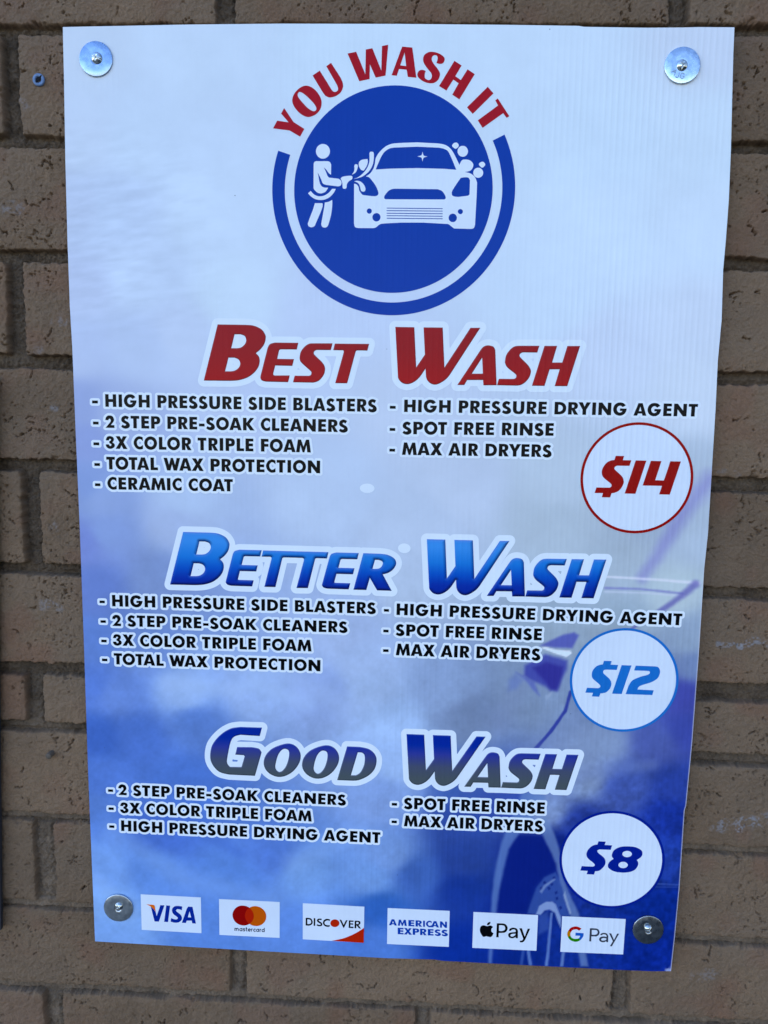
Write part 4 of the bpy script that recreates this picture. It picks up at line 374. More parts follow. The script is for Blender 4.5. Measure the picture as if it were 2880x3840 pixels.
def plain_material(name, color, rough=0.6, spec=0.4, bump=0.0002, nscale=300):
    mt = bpy.data.materials.new(name); mt.use_nodes = True
    t = mt.node_tree; b = t.nodes['Principled BSDF']
    b.inputs['Roughness'].default_value = rough
    b.inputs['Specular IOR Level'].default_value = spec
    g = t.nodes.new('ShaderNodeNewGeometry')
    n = t.nodes.new('ShaderNodeTexNoise'); n.inputs['Scale'].default_value = nscale; n.inputs['Detail'].default_value = 6
    t.links.new(g.outputs['Position'], n.inputs['Vector'])
    mr = t.nodes.new('ShaderNodeMapRange')
    mr.inputs['From Min'].default_value = 0.3; mr.inputs['From Max'].default_value = 0.7
    mr.inputs['To Min'].default_value = 0.75; mr.inputs['To Max'].default_value = 1.15
    t.links.new(n.outputs['Fac'], mr.inputs['Value'])
    sc = t.nodes.new('ShaderNodeVectorMath'); sc.operation = 'SCALE'; sc.inputs[0].default_value = color
    t.links.new(mr.outputs[0], sc.inputs['Scale']); t.links.new(sc.outputs[0], b.inputs['Base Color'])
    bp = t.nodes.new('ShaderNodeBump'); bp.inputs['Distance'].default_value = bump
    t.links.new(n.outputs['Fac'], bp.inputs['Height']); t.links.new(bp.outputs[0], b.inputs['Normal'])
    return mt

# ------------------------------------------------------------------ objects
def thing(o, label, cat, group=None, kind='thing'):
    o['label'] = label; o['category'] = cat
    if group: o['group'] = group
    if kind: o['kind'] = kind
    return o
def empty(name, u, v, z):
    o = bpy.data.objects.new(name, None)
    o.empty_display_size = 0.02
    COL.objects.link(o); o.location = w3(u, v, z)
    return o
def mesh_object(name, V, Fc, mat, parent=None, cols=None, smooth=False, origin=None):
    """V: n x 3 world metres; Fc: list of faces, or an integer array (tris / quads)"""
    V = np.asarray(V, np.float32)
    o3 = np.array(origin if origin is not None else (V.min(0) + V.max(0)) / 2, np.float32)
    me = bpy.data.meshes.new(name)
    if isinstance(Fc, np.ndarray):
        n, k = Fc.shape
        me.vertices.add(len(V)); me.vertices.foreach_set('co', (V - o3).ravel())
        me.loops.add(n * k); me.loops.foreach_set('vertex_index', Fc.astype(np.int32).ravel())
        me.polygons.add(n); me.polygons.foreach_set('loop_start', np.arange(0, n * k, k, dtype=np.int32))
        try: me.polygons.foreach_set('loop_total', np.full(n, k, np.int32))
        except Exception: pass
        me.update(calc_edges=True)
    else:
        me.from_pydata([tuple(map(float, q)) for q in (V - o3)], [], Fc)
        me.update()
    if cols is not None:
        a = me.attributes.new('Col', 'FLOAT_COLOR', 'POINT')
        c4 = np.ones((len(V), 4), np.float32); c4[:, :3] = cols
        a.data.foreach_set('color', c4.ravel())
    me.polygons.foreach_set('use_smooth', np.full(len(me.polygons), smooth))
    me.materials.append(mat)
    o = bpy.data.objects.new(name, me)
    COL.objects.link(o)
    if parent is not None:
        o.parent = parent
        base = Vector((0, 0, 0)); q = parent
        while q is not None:
            base += q.location; q = q.parent
        o.location = Vector([float(x) for x in o3]) - base
    else:
        o.location = [float(x) for x in o3]
    return o

# ------------------------------------------------------------------ outlines
def decode(s):
    L = []
    for lp in s.split('|'):
        q = []
        for tk in lp.split():
            k = tk[-1] == '~'
            x, y = tk.rstrip('~').split(',')
            q.append((float(x), float(y), k))
        L.append(q)
    return L
def cr(p0, p1, p2, p3, t):
    return 0.5 * (2 * p1 + (p2 - p0) * t + (2 * p0 - 5 * p1 + 4 * p2 - p3) * t * t + (3 * p1 - p0 - 3 * p2 + p3) * t ** 3)
def curve_loop(q, n=5):
    """corner points join by straight lines, points marked ~ by a smooth curve"""
    P = np.array([(a, b) for a, b, _ in q]); k = [c for _, _, c in q]; N = len(P); out = []
    for i in range(N):
        j = (i + 1) % N
        if not k[i] and not k[j]:
            out.append(P[i]); continue
        a = P[i - 1] if k[i] else P[i]
        d = P[(j + 1) % N] if k[j] else P[j]
        for t in range(n):
            out.append(cr(a, P[i], P[j], d, t / n))
    return np.array(out)
def loops_of(s, n=5):
    return [curve_loop(q, n) for q in decode(s)]
def circle_loop(c, r, n=160, cw=False):
    a = np.linspace(0, 2 * np.pi, n, endpoint=False)
    if cw: a = a[::-1]
    return np.stack([c[0] + r * np.cos(a), c[1] + r * np.sin(a)], 1)
def winding(P, loops):
    wn = np.zeros(len(P), int)
    for L in loops:
        a = L; b = np.roll(L, -1, 0)
        for s in range(0, len(a), 200):
            x0, y0 = a[s:s + 200, 0], a[s:s + 200, 1]; x1, y1 = b[s:s + 200, 0], b[s:s + 200, 1]
            py = P[:, 1][:, None]; px = P[:, 0][:, None]
            cr_ = (x1 - x0) * (py - y0) - (px - x0) * (y1 - y0)
            wn += ((y0 <= py) & (y1 > py) & (cr_ > 0)).sum(1) - ((y0 > py) & (y1 <= py) & (cr_ < 0)).sum(1)
    return wn
def fill(loops, extra=None, inside=None):
    vs_, ed = [], []
    for L in loops:
        b = len(vs_); n = len(L)
        vs_ += [Vector((float(x), float(y))) for x, y in L]
        ed += [(b + i, b + (i + 1) % n) for i in range(n)]
    if extra is not None:
        vs_ += [Vector((float(x), float(y))) for x, y in extra]
    r = delaunay_2d_cdt(vs_, ed, [], 0, 1e-5)
    V = np.array([(q[0], q[1]) for q in r[0]]); T = np.array([f for f in r[2] if len(f) == 3])
    c = V[T].mean(1)
    ok = (inside(c) if inside else winding(c, loops) != 0)
    T = T[ok]
    A = V[T]
    ar = (A[:, 1, 0] - A[:, 0, 0]) * (A[:, 2, 1] - A[:, 0, 1]) - (A[:, 1, 1] - A[:, 0, 1]) * (A[:, 2, 0] - A[:, 0, 0])
    T[ar < 0] = T[ar < 0][:, ::-1]
    used = np.unique(T); mp = np.full(len(V), -1); mp[used] = np.arange(len(used))
    return V[used], mp[T]
def to_world(V2, z):
    return np.stack([V2[:, 0] / 1000, np.full(len(V2), -z / 1000), ZC + V2[:, 1] / 1000], 1)
def printed(name, loops, mat, parent, z, label=None):
    V, T = fill(loops)
    o = mesh_object(name, to_world(V, z), T, mat, parent)
    if label: o['label'] = label
    return o
def halo(name, loops, r, mat, parent, z, extra_r=(), step=0.45):
    """band of blank print within r of the lettering (round corners)"""
    allp = np.concatenate(loops)
    x0, y0 = allp.min(0) - r - 1.5; x1, y1 = allp.max(0) + r + 1.5
    X = np.arange(x0, x1 + step, step); Y = np.arange(y0, y1 + step, step)
    D = np.full((len(Y), len(X)), 99.0)
    for L in loops:
        for a, b in zip(L, np.roll(L, -1, 0)):
            i0 = max(int((min(a[0], b[0]) - r - 1 - x0) / step), 0); i1 = min(int((max(a[0], b[0]) + r + 1 - x0) / step) + 2, len(X))
            j0 = max(int((min(a[1], b[1]) - r - 1 - y0) / step), 0); j1 = min(int((max(a[1], b[1]) + r + 1 - y0) / step) + 2, len(Y))
            gx, gy = X[i0:i1][None, :], Y[j0:j1][:, None]
            d = b - a; l2 = max(d @ d, 1e-9)
            t = np.clip(((gx - a[0]) * d[0] + (gy - a[1]) * d[1]) / l2, 0, 1)
            dd = np.hypot(gx - a[0] - t * d[0], gy - a[1] - t * d[1])
            D[j0:j1, i0:i1] = np.minimum(D[j0:j1, i0:i1], dd)
    F = D - r                                  # negative inside the band
    ins = F < 0
    nx, ny = len(X), len(Y)
    pts = {}
    vl = []
    def ep(j, i, hor):
        k = (j, i, hor)
        if k not in pts:
            if hor: a, b = F[j, i], F[j, i + 1]; t = a / (a - b); p = (X[i] + t * step, Y[j])
            else: a, b = F[j, i], F[j + 1, i]; t = a / (a - b); p = (X[i], Y[j] + t * step)
            pts[k] = len(vl); vl.append(p)
        return pts[k]
    sg = []
    code = ins[:-1, :-1] * 1 + ins[:-1, 1:] * 2 + ins[1:, 1:] * 4 + ins[1:, :-1] * 8
    for j, i in zip(*np.nonzero((code > 0) & (code < 15))):
        c = code[j, i]
        B, R_, T_, L_ = (j, i, 1), (j, i + 1, 0), (j + 1, i, 1), (j, i, 0)
        tab = {1: [(L_, B)], 2: [(B, R_)], 3: [(L_, R_)], 4: [(R_, T_)], 5: [(L_, T_), (B, R_)], 6: [(B, T_)], 7: [(L_, T_)],
               8: [(T_, L_)], 9: [(T_, B)], 10: [(T_, R_), (L_, B)], 11: [(T_, R_)], 12: [(R_, L_)], 13: [(R_, B)], 14: [(B, L_)]}[int(c)]
        for p, q in tab: sg.append((ep(*p), ep(*q)))
    r2 = delaunay_2d_cdt([Vector((float(a), float(b))) for a, b in vl], sg, [], 0, 1e-5)
    V = np.array([(q[0], q[1]) for q in r2[0]]); T = np.array([f for f in r2[2] if len(f) == 3])
    c = V[T].mean(1)
    fi = (c[:, 0] - x0) / step; fj = (c[:, 1] - y0) / step
    i = np.clip(fi.astype(int), 0, nx - 2); j = np.clip(fj.astype(int), 0, ny - 2); a = fi - i; b = fj - j
    f = F[j, i] * (1 - a) * (1 - b) + F[j, i + 1] * a * (1 - b) + F[j + 1, i] * (1 - a) * b + F[j + 1, i + 1] * a * b
    T = T[f < 0]
    A = V[T]
    ar = (A[:, 1, 0] - A[:, 0, 0]) * (A[:, 2, 1] - A[:, 0, 1]) - (A[:, 1, 1] - A[:, 0, 1]) * (A[:, 2, 0] - A[:, 0, 0])
    T = T[np.abs(ar) > 1e-7]; ar = ar[np.abs(ar) > 1e-7]
    T[ar < 0] = T[ar < 0][:, ::-1]
    return mesh_object(name, to_world(V, z), T, mat, parent)

# ------------------------------------------------------------------ noise
_LAT = RNG.random((256, 256))
def vnoise(x, y, s, seed=0):
    x = x / s + seed * 17.31 + 1000; y = y / s + seed * 9.77 + 1000
    i = np.floor(x).astype(int); j = np.floor(y).astype(int); fx = x - i; fy = y - j
    fx = fx * fx * (3 - 2 * fx); fy = fy * fy * (3 - 2 * fy)
    i0 = i & 255; i1 = (i + 1) & 255; j0 = j & 255; j1 = (j + 1) & 255
    return (_LAT[j0, i0] * (1 - fx) + _LAT[j0, i1] * fx) * (1 - fy) + (_LAT[j1, i0] * (1 - fx) + _LAT[j1, i1] * fx) * fy - 0.5
def fbm(x, y, s, o=3, seed=0):
    r = 0; a = 1.0
    for k in range(o):
        r = r + a * vnoise(x, y, s, seed + k * 3.1); s *= 0.5; a *= 0.5
    return r
def sstep(a, b, x):
    t = np.clip((x - a) / (b - a), 0, 1); return t * t * (3 - 2 * t)

# ------------------------------------------------------------------ brick wall
WZ = -10.5     # brick faces lie 10.5 mm behind the printed face of the board
# bed joints, top to bottom: lower edge of the brick above / upper edge of the brick below, at the left and at the right of the picture
JOINTS = [  # u_left, v_lo, v_hi, u_right, v_lo, v_hi
 (-370, 573.5, 563.5, 300, 571.5, 561.5), (-369, 467.6, 459.0, 294, 464.5, 455.5), (-348, 367.7, 357.6, 325, 363.7, 354.0), (-352, 262.8, 250.8, 330, 260.4, 249.1),
 (-343, 161.5, 149.1, 338, 155.2, 143.0), (-347, 59.2, 46.3, 336, 54.3, 39.9), (-351, -47.8, -59.2, 343, -54.6, -66.4),
 (-355, -152.9, -166.1, 351, -152.6, -171.9), (-358, -217.6, -228.2, 342, -225.5, -238.4), (-362, -319.6, -328.2, 336, -325.0, -335.0),
 (-366, -419.9, -430.0, 343, -426.0, -436.0), (-370, -517.6, -527.3, 335, -520.2, -530.0), (-370, -622, -632, 335, -624, -634)]
for k in range(1, 4):
    JOINTS.insert(0, (-370, 573.5 + k * 104, 563.5 + k * 104, 300, 571.5 + k * 104, 561.5 + k * 104))
for k in range(1, 4):
    JOINTS.append((-370, -622 - k * 104, -632 - k * 104, 335, -624 - k * 104, -634 - k * 104))
# head joints (centre, width) of the two courses of the running bond; courses counted from the top
HEADS = {  # course number (0 = above the board's top joint) -> left/right edges
 3: [(-165.5, -148), (249.5, 266.5)], 4: [(-370.5, -355.5)], 6: [(-376, -358.5)], 8: [(-368.5, -350)], 10: [(-374, -355)],
 12: [(-371, -350.5)], 13: [(-159, -142), (250.5, 268.5)], 14: [(-367, -347.5), (42, 58.5)]}
FU = np.arange(-432, 432.1, 0.72); FV = np.arange(-592, 506.1, 0.72)
CU = np.concatenate([np.arange(-940, -432, 7.0), FU, np.arange(439, 941, 7.0)])
CV = np.concatenate([np.arange(-850, -592, 7.0), FV, np.arange(513, 851, 7.0)])
UU, VV = np.meshgrid(CU, CV)
VV = VV + 0.0
wob = 1.7 * fbm(UU, VV, 26, 2, 1) + 1.7 * fbm(UU, VV, 6, 2, 5) + 1.1 * vnoise(UU, VV, 2.0, 9)
depth_e = np.full(UU.shape, -99.0)      # signed distance into the nearest brick
brick_id = np.zeros(UU.shape, int)
upper = np.zeros(UU.shape)              # distance above the brick below, within the bed joint
def jl(J, u):
    f = (u - J[0]) / (J[3] - J[0])
    return J[1] + (J[4] - J[1]) * f, J[2] + (J[5] - J[2]) * f
bid = 0
brick_geo = {}
for c in range(len(JOINTS) - 1):
    _, top = jl(JOINTS[c], UU); bot, _ = jl(JOINTS[c + 1], UU)
    rows = np.nonzero((CV > bot.min() - 8) & (CV < top.max() + 8))[0]
    if not len(rows): continue
    sl_ = slice(rows[0], rows[-1] + 1)
    known = HEADS.get(c, [])
    odd = c % 2 == 0
    heads = list(known)
    base = -363 if odd else -156
    for k in range(-3, 5):
        ctr = base + 407.5 * k
        if not any(abs((a + b) / 2 - ctr) < 120 for a, b in known): heads.append((ctr - 8.5, ctr + 8.5))
    heads.sort()
    ev = np.minimum(top - VV, VV - bot)[sl_]
    for a, b in zip(heads[:-1], heads[1:]):
        slant = 0.006 * random.uniform(-1, 1)
        eu = np.minimum(UU[sl_] - a[1] - slant * VV[sl_] * 0, b[0] - UU[sl_])
        # rounded corners
        rr = 3.0
        qx = np.maximum(rr - ev, 0); qy = np.maximum(rr - eu, 0)
        e = np.where((qx > 0) & (qy > 0), rr - np.hypot(qx, qy), np.minimum(ev, eu))
        bid += 1
        brick_geo[bid] = (c, a[1], b[0])
        cur = depth_e[sl_]; idc = brick_id[sl_]
        better = e > cur
        cur[better] = e[better]; idc[better] = bid
eE = depth_e + wob
nb = bid + 2
offs = RNG.normal(0, 0.7, nb); tilt_u = RNG.normal(0, 0.004, nb); tilt_v = RNG.normal(0, 0.006, nb)
face = offs[brick_id] + 1.5 * fbm(UU, VV, 60, 2, 21) + 0.8 * fbm(UU, VV, 15, 2, 25) + 0.75 * fbm(UU, VV, 4.5, 2, 29) + 0.95 * vnoise(UU, VV, 1.6, 33)
por = 0.75 * vnoise(UU, VV, 2.6, 35) + 0.55 * vnoise(UU, VV, 1.5, 37) + 0.45 * fbm(UU, VV, 30, 2, 39) + 0.25 * vnoise(UU * 0.35, VV, 2.0, 38)
face = face - 3.2 * sstep(0.45, 0.56, por)
face = face - 1.3 * np.exp(-np.clip(eE, 0, 50) / 2.6)                    # worn edges
mort = -10.2 + 2.6 * fbm(UU, VV, 22, 2, 41) + 2.2 * fbm(UU, VV, 5, 2, 45) + 1.9 * vnoise(UU, VV, 2.1, 49) + 1.3 * vnoise(UU, VV, 1.4, 53)
mort = mort - 2.0 * np.exp(-np.maximum(-eE, 0) / 1.1) + 1.2 * sstep(1, 6, -eE)
# lower courses: the joints were struck nearly flush, leaving a thin slot over the brick below
low_j = sstep(-190, -270, VV)
bed = np.zeros(UU.shape); gap = np.full(UU.shape, 99.0)
for J in JOINTS:
    lo_, hi_ = jl(J, UU)
    b_in = (VV < lo_ + 1.5) & (VV > hi_ - 3)
    bed[b_in] = 1; gap[b_in] = (VV - hi_ + wob)[b_in]
flush = -4.2 + 1.0 * fbm(UU, VV, 18, 2, 47) + 1.1 * fbm(UU, VV, 4, 2, 48) + 1.0 * vnoise(UU, VV, 1.7, 50)
flush = flush - 5.0 * sstep(3.2, 1.6, gap) * (1 - 0.5 * sstep(0.1, 0.5, fbm(UU, VV, 70, 2, 58)))
mort = mort * (1 - low_j * bed) + flush * low_j * bed
mort = mort + 2.6 * low_j * (1 - bed)
k_ = sstep(-0.9, 1.0, eE)
HH = mort * (1 - k_) + face * k_
# pits, pores and short cracks in the brick faces
du = 0.72
def stamp(u, v, ru, rv, ang, dep):
    R_ = max(ru, rv) + 1.2
    i0, i1 = np.searchsorted(CU, (u - R_, u + R_)); j0, j1 = np.searchsorted(CV, (v - R_, v + R_))
    if i1 <= i0 or j1 <= j0: return
    x = UU[j0:j1, i0:i1] - u; y = VV[j0:j1, i0:i1] - v
    ca, sa = math.cos(ang), math.sin(ang)
    d = np.hypot((x * ca + y * sa) / ru, (-x * sa + y * ca) / rv) + 1.1 * vnoise(UU[j0:j1, i0:i1], VV[j0:j1, i0:i1], max(ru, rv) * 0.6, 61)
    k = 1 - sstep(0.55, 1.1, d)
    HH[j0:j1, i0:i1] -= dep * k * sstep(0.0, 2.0, eE[j0:j1, i0:i1])
def hidden(u, v, m=30):
    return abs(u) < 304 - m and abs(v) < 455 - m
dens = fbm(np.array([0.]), np.array([0.]), 50)   # warm up
n = 0
while n < 2300:
    u = random.uniform(-432, 432); v = random.uniform(-592, 506)
    if hidden(u, v): continue
    n += 1
    if vnoise(np.array([u]), np.array([v]), 38, 71)[0] + random.uniform(-0.45, 0.45) < -0.05: continue
    r = 0.55 + 0.75 * random.random() ** 3
    stamp(u, v, r * random.uniform(1, 1.9), r * random.uniform(0.6, 1.0), random.choice((0, 0, 1.2, 1.57, 2.2)) + random.uniform(-.5, .5), random.uniform(1.2, 3.2))
n = 0
while n < 330:                                   # clusters of bigger holes and torn cracks
    u = random.uniform(-432, 432); v = random.uniform(-592, 506)
    if hidden(u, v): continue
    n += 1
    a = random.uniform(0, 6.28)
    for q in range(random.randint(2, 7)):
        stamp(u, v, random.uniform(0.8, 2.0), random.uniform(0.6, 1.1), a, random.uniform(2.5, 6.0))
        a += random.uniform(-1.3, 1.3); st = random.uniform(1.2, 4.2)
        u += st * math.cos(a); v += st * math.sin(a)
for q in range(160):                             # chipped arrises
    c = random.choice(JOINTS); u = random.uniform(-432, 432); lo, hi = jl(c, u)
    v = random.choice((lo + 1.0, hi - 1.0))
    if hidden(u, v): continue
    i0, i1 = np.searchsorted(CU, (u - 9, u + 9)); j0, j1 = np.searchsorted(CV, (v - 7, v + 7))
    if i1 <= i0 or j1 <= j0: continue
    x = UU[j0:j1, i0:i1] - u; y = VV[j0:j1, i0:i1] - v
    d = np.hypot(x / random.uniform(2, 6.5), y / random.uniform(1.2, 3.0)) + 1.4 * vnoise(UU[j0:j1, i0:i1], VV[j0:j1, i0:i1], 2.4, 67)
    HH[j0:j1, i0:i1] -= random.uniform(1.5, 4.5) * (1 - sstep(0.5, 1.1, d)) * k_[j0:j1, i0:i1]
# colours
tone = RNG.normal(0, 0.085, nb); warm = RNG.normal(0, 0.03, nb)
bc = np.array((0.212, 0.128, 0.071))
g = sstep(250, -500, VV)[..., None]
base = bc[None, None, :] * np.ones(UU.shape + (1,))
base = base * (1 + tone[brick_id] + 0.16 * fbm(UU, VV, 45, 3, 81) + 0.10 * fbm(UU, VV, 6, 2, 85))[..., None]
red = np.clip(fbm(UU, VV, 34, 2, 91) * 1.2 + warm[brick_id] * 2 - 0.08, 0, 0.4)[..., None]
base = base * (1 - red) + red * np.array((0.225,0.098,0.053))
grey = np.clip(0.25 + fbm(UU, VV, 70, 2, 95) * 1.2, 0, 0.6)[..., None]
base = base * (1 - grey * .6) + grey * .6 * np.array((0.202,0.134,0.083))
def scuff(u, v, ru, rv, a):
    d = np.hypot((UU - u) / ru, (VV - v) / rv) + 1.3 * fbm(UU, VV, 9, 3, 97)
    k = (a * (1 - sstep(0.35, 1.05, d)) * sstep(-0.12, 0.22, vnoise(UU, VV, 1.7, 99) + 0.7 * vnoise(UU, VV, 4.5, 98)))[..., None]
    return np.clip(k, 0, 1)
for q in ((365,-110,22,6,.7),(345,-112,14,5,.6),(400,-100,14,5,.5),(372,-300,26,7,.7),(395,-290,14,6,.6),(350,-306,14,5,.5),(-352,395,10,6,.3),(-365,300,16,10,.35),(-340,-10,10,6,.3),(-344,-90,14,7,.35),(-330,110,7,4,.4),(-322,195,8,5,.3),(-345,165,10,8,.25),(330,60,16,6,.3),(-362,440,12,5,.3),(352,-470,22,8,.3)):
    k = scuff(*q); base = base * (1 - k) + k * np.array((0.30, 0.27, 0.26))
mc = (np.array((0.112,0.074,0.045)) + (low_j * 0.055)[..., None] * np.array((1.0, 0.68, 0.44))) * (1 + 0.5 * fbm(UU, VV, 16, 2, 101) + 0.5 * vnoise(UU, VV, 1.4, 105))[..., None]
colr = mc * (1 - k_[..., None]) + base * k_[..., None]
colr = np.clip(colr, 0.006, 0.6)
# quads, leaving out the middle that the board covers
nu, nv = len(CU), len(CV)
idx = np.arange(nu * nv).reshape(nv, nu)
keep = ~((np.abs(UU[:-1, :-1]) < 270) & (np.abs(VV[:-1, :-1]) < 420))
Q = np.stack([idx[:-1, :-1], idx[:-1, 1:], idx[1:, 1:], idx[1:, :-1]], -1)[keep]
used = np.unique(Q); mp = np.full(nu * nv, -1); mp[used] = np.arange(len(used))
P3 = np.stack([UU.ravel() / 1000, -(HH.ravel() + WZ) / 1000, ZC + VV.ravel() / 1000], 1)[used]
wm = bpy.data.materials.new('painted brick'); wm.use_nodes = True
t = wm.node_tree; b = t.nodes['Principled BSDF']
b.inputs['Roughness'].default_value = 0.88
b.inputs['Specular IOR Level'].default_value = 0.2
at = t.nodes.new('ShaderNodeAttribute'); at.attribute_name = 'Col'
gg = t.nodes.new('ShaderNodeNewGeometry')
nn = t.nodes.new('ShaderNodeTexNoise'); nn.inputs['Scale'].default_value = 900; nn.inputs['Detail'].default_value = 6; nn.inputs['Roughness'].default_value = 0.7
t.links.new(gg.outputs['Position'], nn.inputs['Vector'])
mr = t.nodes.new('ShaderNodeMapRange'); mr.inputs['From Min'].default_value = 0.25; mr.inputs['From Max'].default_value = 0.75
mr.inputs['To Min'].default_value = 0.72; mr.inputs['To Max'].default_value = 1.28
t.links.new(nn.outputs['Fac'], mr.inputs['Value'])
sc = t.nodes.new('ShaderNodeVectorMath'); sc.operation = 'SCALE'
t.links.new(at.outputs['Color'], sc.inputs[0]); t.links.new(mr.outputs[0], sc.inputs['Scale'])
t.links.new(sc.outputs[0], b.inputs['Base Color'])
bp = t.nodes.new('ShaderNodeBump'); bp.inputs['Distance'].default_value = 0.0022; bp.inputs['Strength'].default_value = 0.8
t.links.new(nn.outputs['Fac'], bp.inputs['Height']); t.links.new(bp.outputs[0], b.inputs['Normal'])
wall = mesh_object('brick_wall', P3, mp[Q], wm, None, colr.reshape(-1, 3)[used], smooth=True, origin=(0, 0.008, ZC))
thing(wall, 'rough brown painted brick wall with deep dark mortar joints behind the price board', 'wall')
del low_j, bed, gap, flush, UU, VV, HH, colr, base, mort, face, wob, eE, depth_e, k_, mc, red, grey, P3, Q

# ------------------------------------------------------------------ the board
board = empty('price_board', 0, -457, 0)
thing(board, 'tall white and blue car wash price board screwed to the brown brick wall', 'sign')
CPa = np.array(CP, float)
def bgcolor(u, v):
    W = 0; C3 = 0
    for x, y, r, gg_, bb in CPa:
        d2 = (u - x) ** 2 + ((v - y) * 1.15) ** 2 + 90.0
        wt = 1.0 / d2 ** 2.2
        W = W + wt; C3 = C3 + wt[..., None] * np.array((r, gg_, bb))
    C3 = C3 / W[..., None]
    low = sstep(120, -250, v)
    C3 = C3 * (1 + (0.02 + 0.11 * low) * fbm(u, v, 60, 4, 201) + 0.05 * low * fbm(u, v, 7, 3, 207) + 0.03 * low * vnoise(u, v, 2.2, 211))[..., None]
    ripple = sstep(-110, -270, u) * sstep(150, 230, v) * sstep(400, 310, v)
    C3 = C3 * (1 + 0.06 * ripple * fbm(u * 0.25 + 7, v - 0.12 * u, 5, 3, 215))[..., None]
    dk = sstep(-180, -330, v) * sstep(120, 220, u)
    C3 = C3 * (1 + 0.24 * dk * fbm(u, v, 5, 3, 221))[..., None]
    for P, w0, w1, c, al, so in BR:
        P = np.array(P); L = np.r_[0, np.cumsum(np.hypot(*np.diff(P, axis=0).T))]; tot = max(L[-1], 1e-6)
        best = np.full(u.shape, 99.0)
        for i in range(len(P) - 1):
            a, b_ = P[i], P[i + 1]; d = b_ - a; l2 = max(d @ d, 1e-9)
            tt = np.clip(((u - a[0]) * d[0] + (v - a[1]) * d[1]) / l2, 0, 1)
            dist = np.hypot(u - a[0] - tt * d[0], v - a[1] - tt * d[1])
            hw = 0.5 * (w0 + (w1 - w0) * (L[i] + tt * (L[i + 1] - L[i])) / tot)
            best = np.minimum(best, dist / hw)
        best = best + 0.3 * fbm(u, v, 7, 3, 231)
        k = al * (1 - sstep(1 - so, 1 + so, best))
        C3 = C3 * (1 - k[..., None]) + k[..., None] * np.array(c, float)
    wu = u + 0.6 * fbm(u, v, 7, 2, 251); wv = v + 0.6 * fbm(u, v, 7, 2, 257)
    for P, c, al, so in PG:
        P = np.array(P); pad = so + 3
        win = (u > P[:, 0].min() - pad) & (u < P[:, 0].max() + pad) & (v > P[:, 1].min() - pad) & (v < P[:, 1].max() + pad)
        if not win.any(): continue
        q = np.stack([wu[win], wv[win]], 1)
        dd = np.full(len(q), 99.0)
        for a, b_ in zip(P, np.roll(P, -1, 0)):
            d = b_ - a; tt = np.clip(((q - a) @ d) / max(d @ d, 1e-9), 0, 1)
            dd = np.minimum(dd, np.hypot(*(q - a - tt[:, None] * d).T))
        sd = np.where(winding(q, [P]) != 0, dd, -dd)
        k = (al * sstep(-so, so, sd))[:, None]
        C3[win] = C3[win] * (1 - k) + k * np.array(c, float)
    # rubbed lower right corner
    k = (sstep(7, 2.5, np.abs(u - 304) + np.abs(v + 458) * 0.9 + 6 * fbm(u, v, 4, 2, 241)) * .8)
    C3 = C3 * (1 - k[..., None]) + k[..., None] * np.array((150, 170, 225.))
    return np.clip(C3, 0, 255)
def edge_at(name, axis, t):
    E_ = np.array(ED[name]); s = E_[:, axis]; f = (s - s[0]) / (s[-1] - s[0])
    return np.interp(t, f, E_[:, 0]), np.interp(t, f, E_[:, 1])
NU, NV = 520, 780
su = np.linspace(0, 1, NU); sv = np.linspace(0, 1, NV)       # sv runs downwards
tx, ty = edge_at('top', 0, su); bx, by = edge_at('bottom', 0, su)
lx, ly = edge_at('left', 1, sv); rx_, ry_ = edge_at('right', 1, sv)
A, B_ = np.meshgrid(su, sv)
def coons(t_, b_, l_, r_):
    return (1 - B_) * t_[None] + B_ * b_[None] + (1 - A) * l_[:, None] + A * r_[:, None] - ((1 - A) * (1 - B_) * t_[0] + A * (1 - B_) * t_[-1] + (1 - A) * B_ * b_[0] + A * B_ * b_[-1])
PU = coons(tx, bx, lx, rx_); PV = coons(ty, by, ly, ry_)
mat_panel = print_material('printed corrugated plastic')
cols = ink(bgcolor(PU, PV))
kq = (0.75 * sstep(120, -120, PV[:, -1]))[:, None]
cols[:, -1] = cols[:, -1] * (1 - kq) + kq * ink((176, 190, 222))      # pale cut edge
V2 = np.stack([PU.ravel(), PV.ravel()], 1)
id2 = np.arange(NU * NV).reshape(NV, NU)
QF = np.stack([id2[1:, :-1], id2[1:, 1:], id2[:-1, 1:], id2[:-1, :-1]], -1).reshape(-1, 4)
front = to_world(V2, 0.0)
ring = np.concatenate([id2[0, :], id2[1:, -1], id2[-1, -2::-1], id2[-2:0:-1, 0]])
nr = len(ring); N0 = NU * NV
edgeV = np.concatenate([to_world(V2[ring], 0.0), to_world(V2[ring], -3.8)])
k = np.arange(nr); kn = (k + 1) % nr
QE = np.stack([N0 + k, N0 + kn, N0 + nr + kn, N0 + nr + k], -1)
cen = to_world(np.array([[0., 0.]]), -3.8)
Vall = np.concatenate([front, edgeV]); call = np.concatenate([cols.reshape(-1, 3), np.tile(np.array([0.62, 0.66, 0.7]), (2 * nr, 1))])
c0, c1, c2, c3 = N0 + nr, N0 + nr + NU - 1, N0 + nr + NU - 1 + NV - 1, N0 + nr + 2 * (NU - 1) + NV - 1
panel = mesh_object('panel', Vall, np.concatenate([QF, QE, np.array([[c0, c1, c2, c3]])]), mat_panel, board, call)
panel['label'] = 'corrugated plastic panel printed with a blurred blue picture of a car'

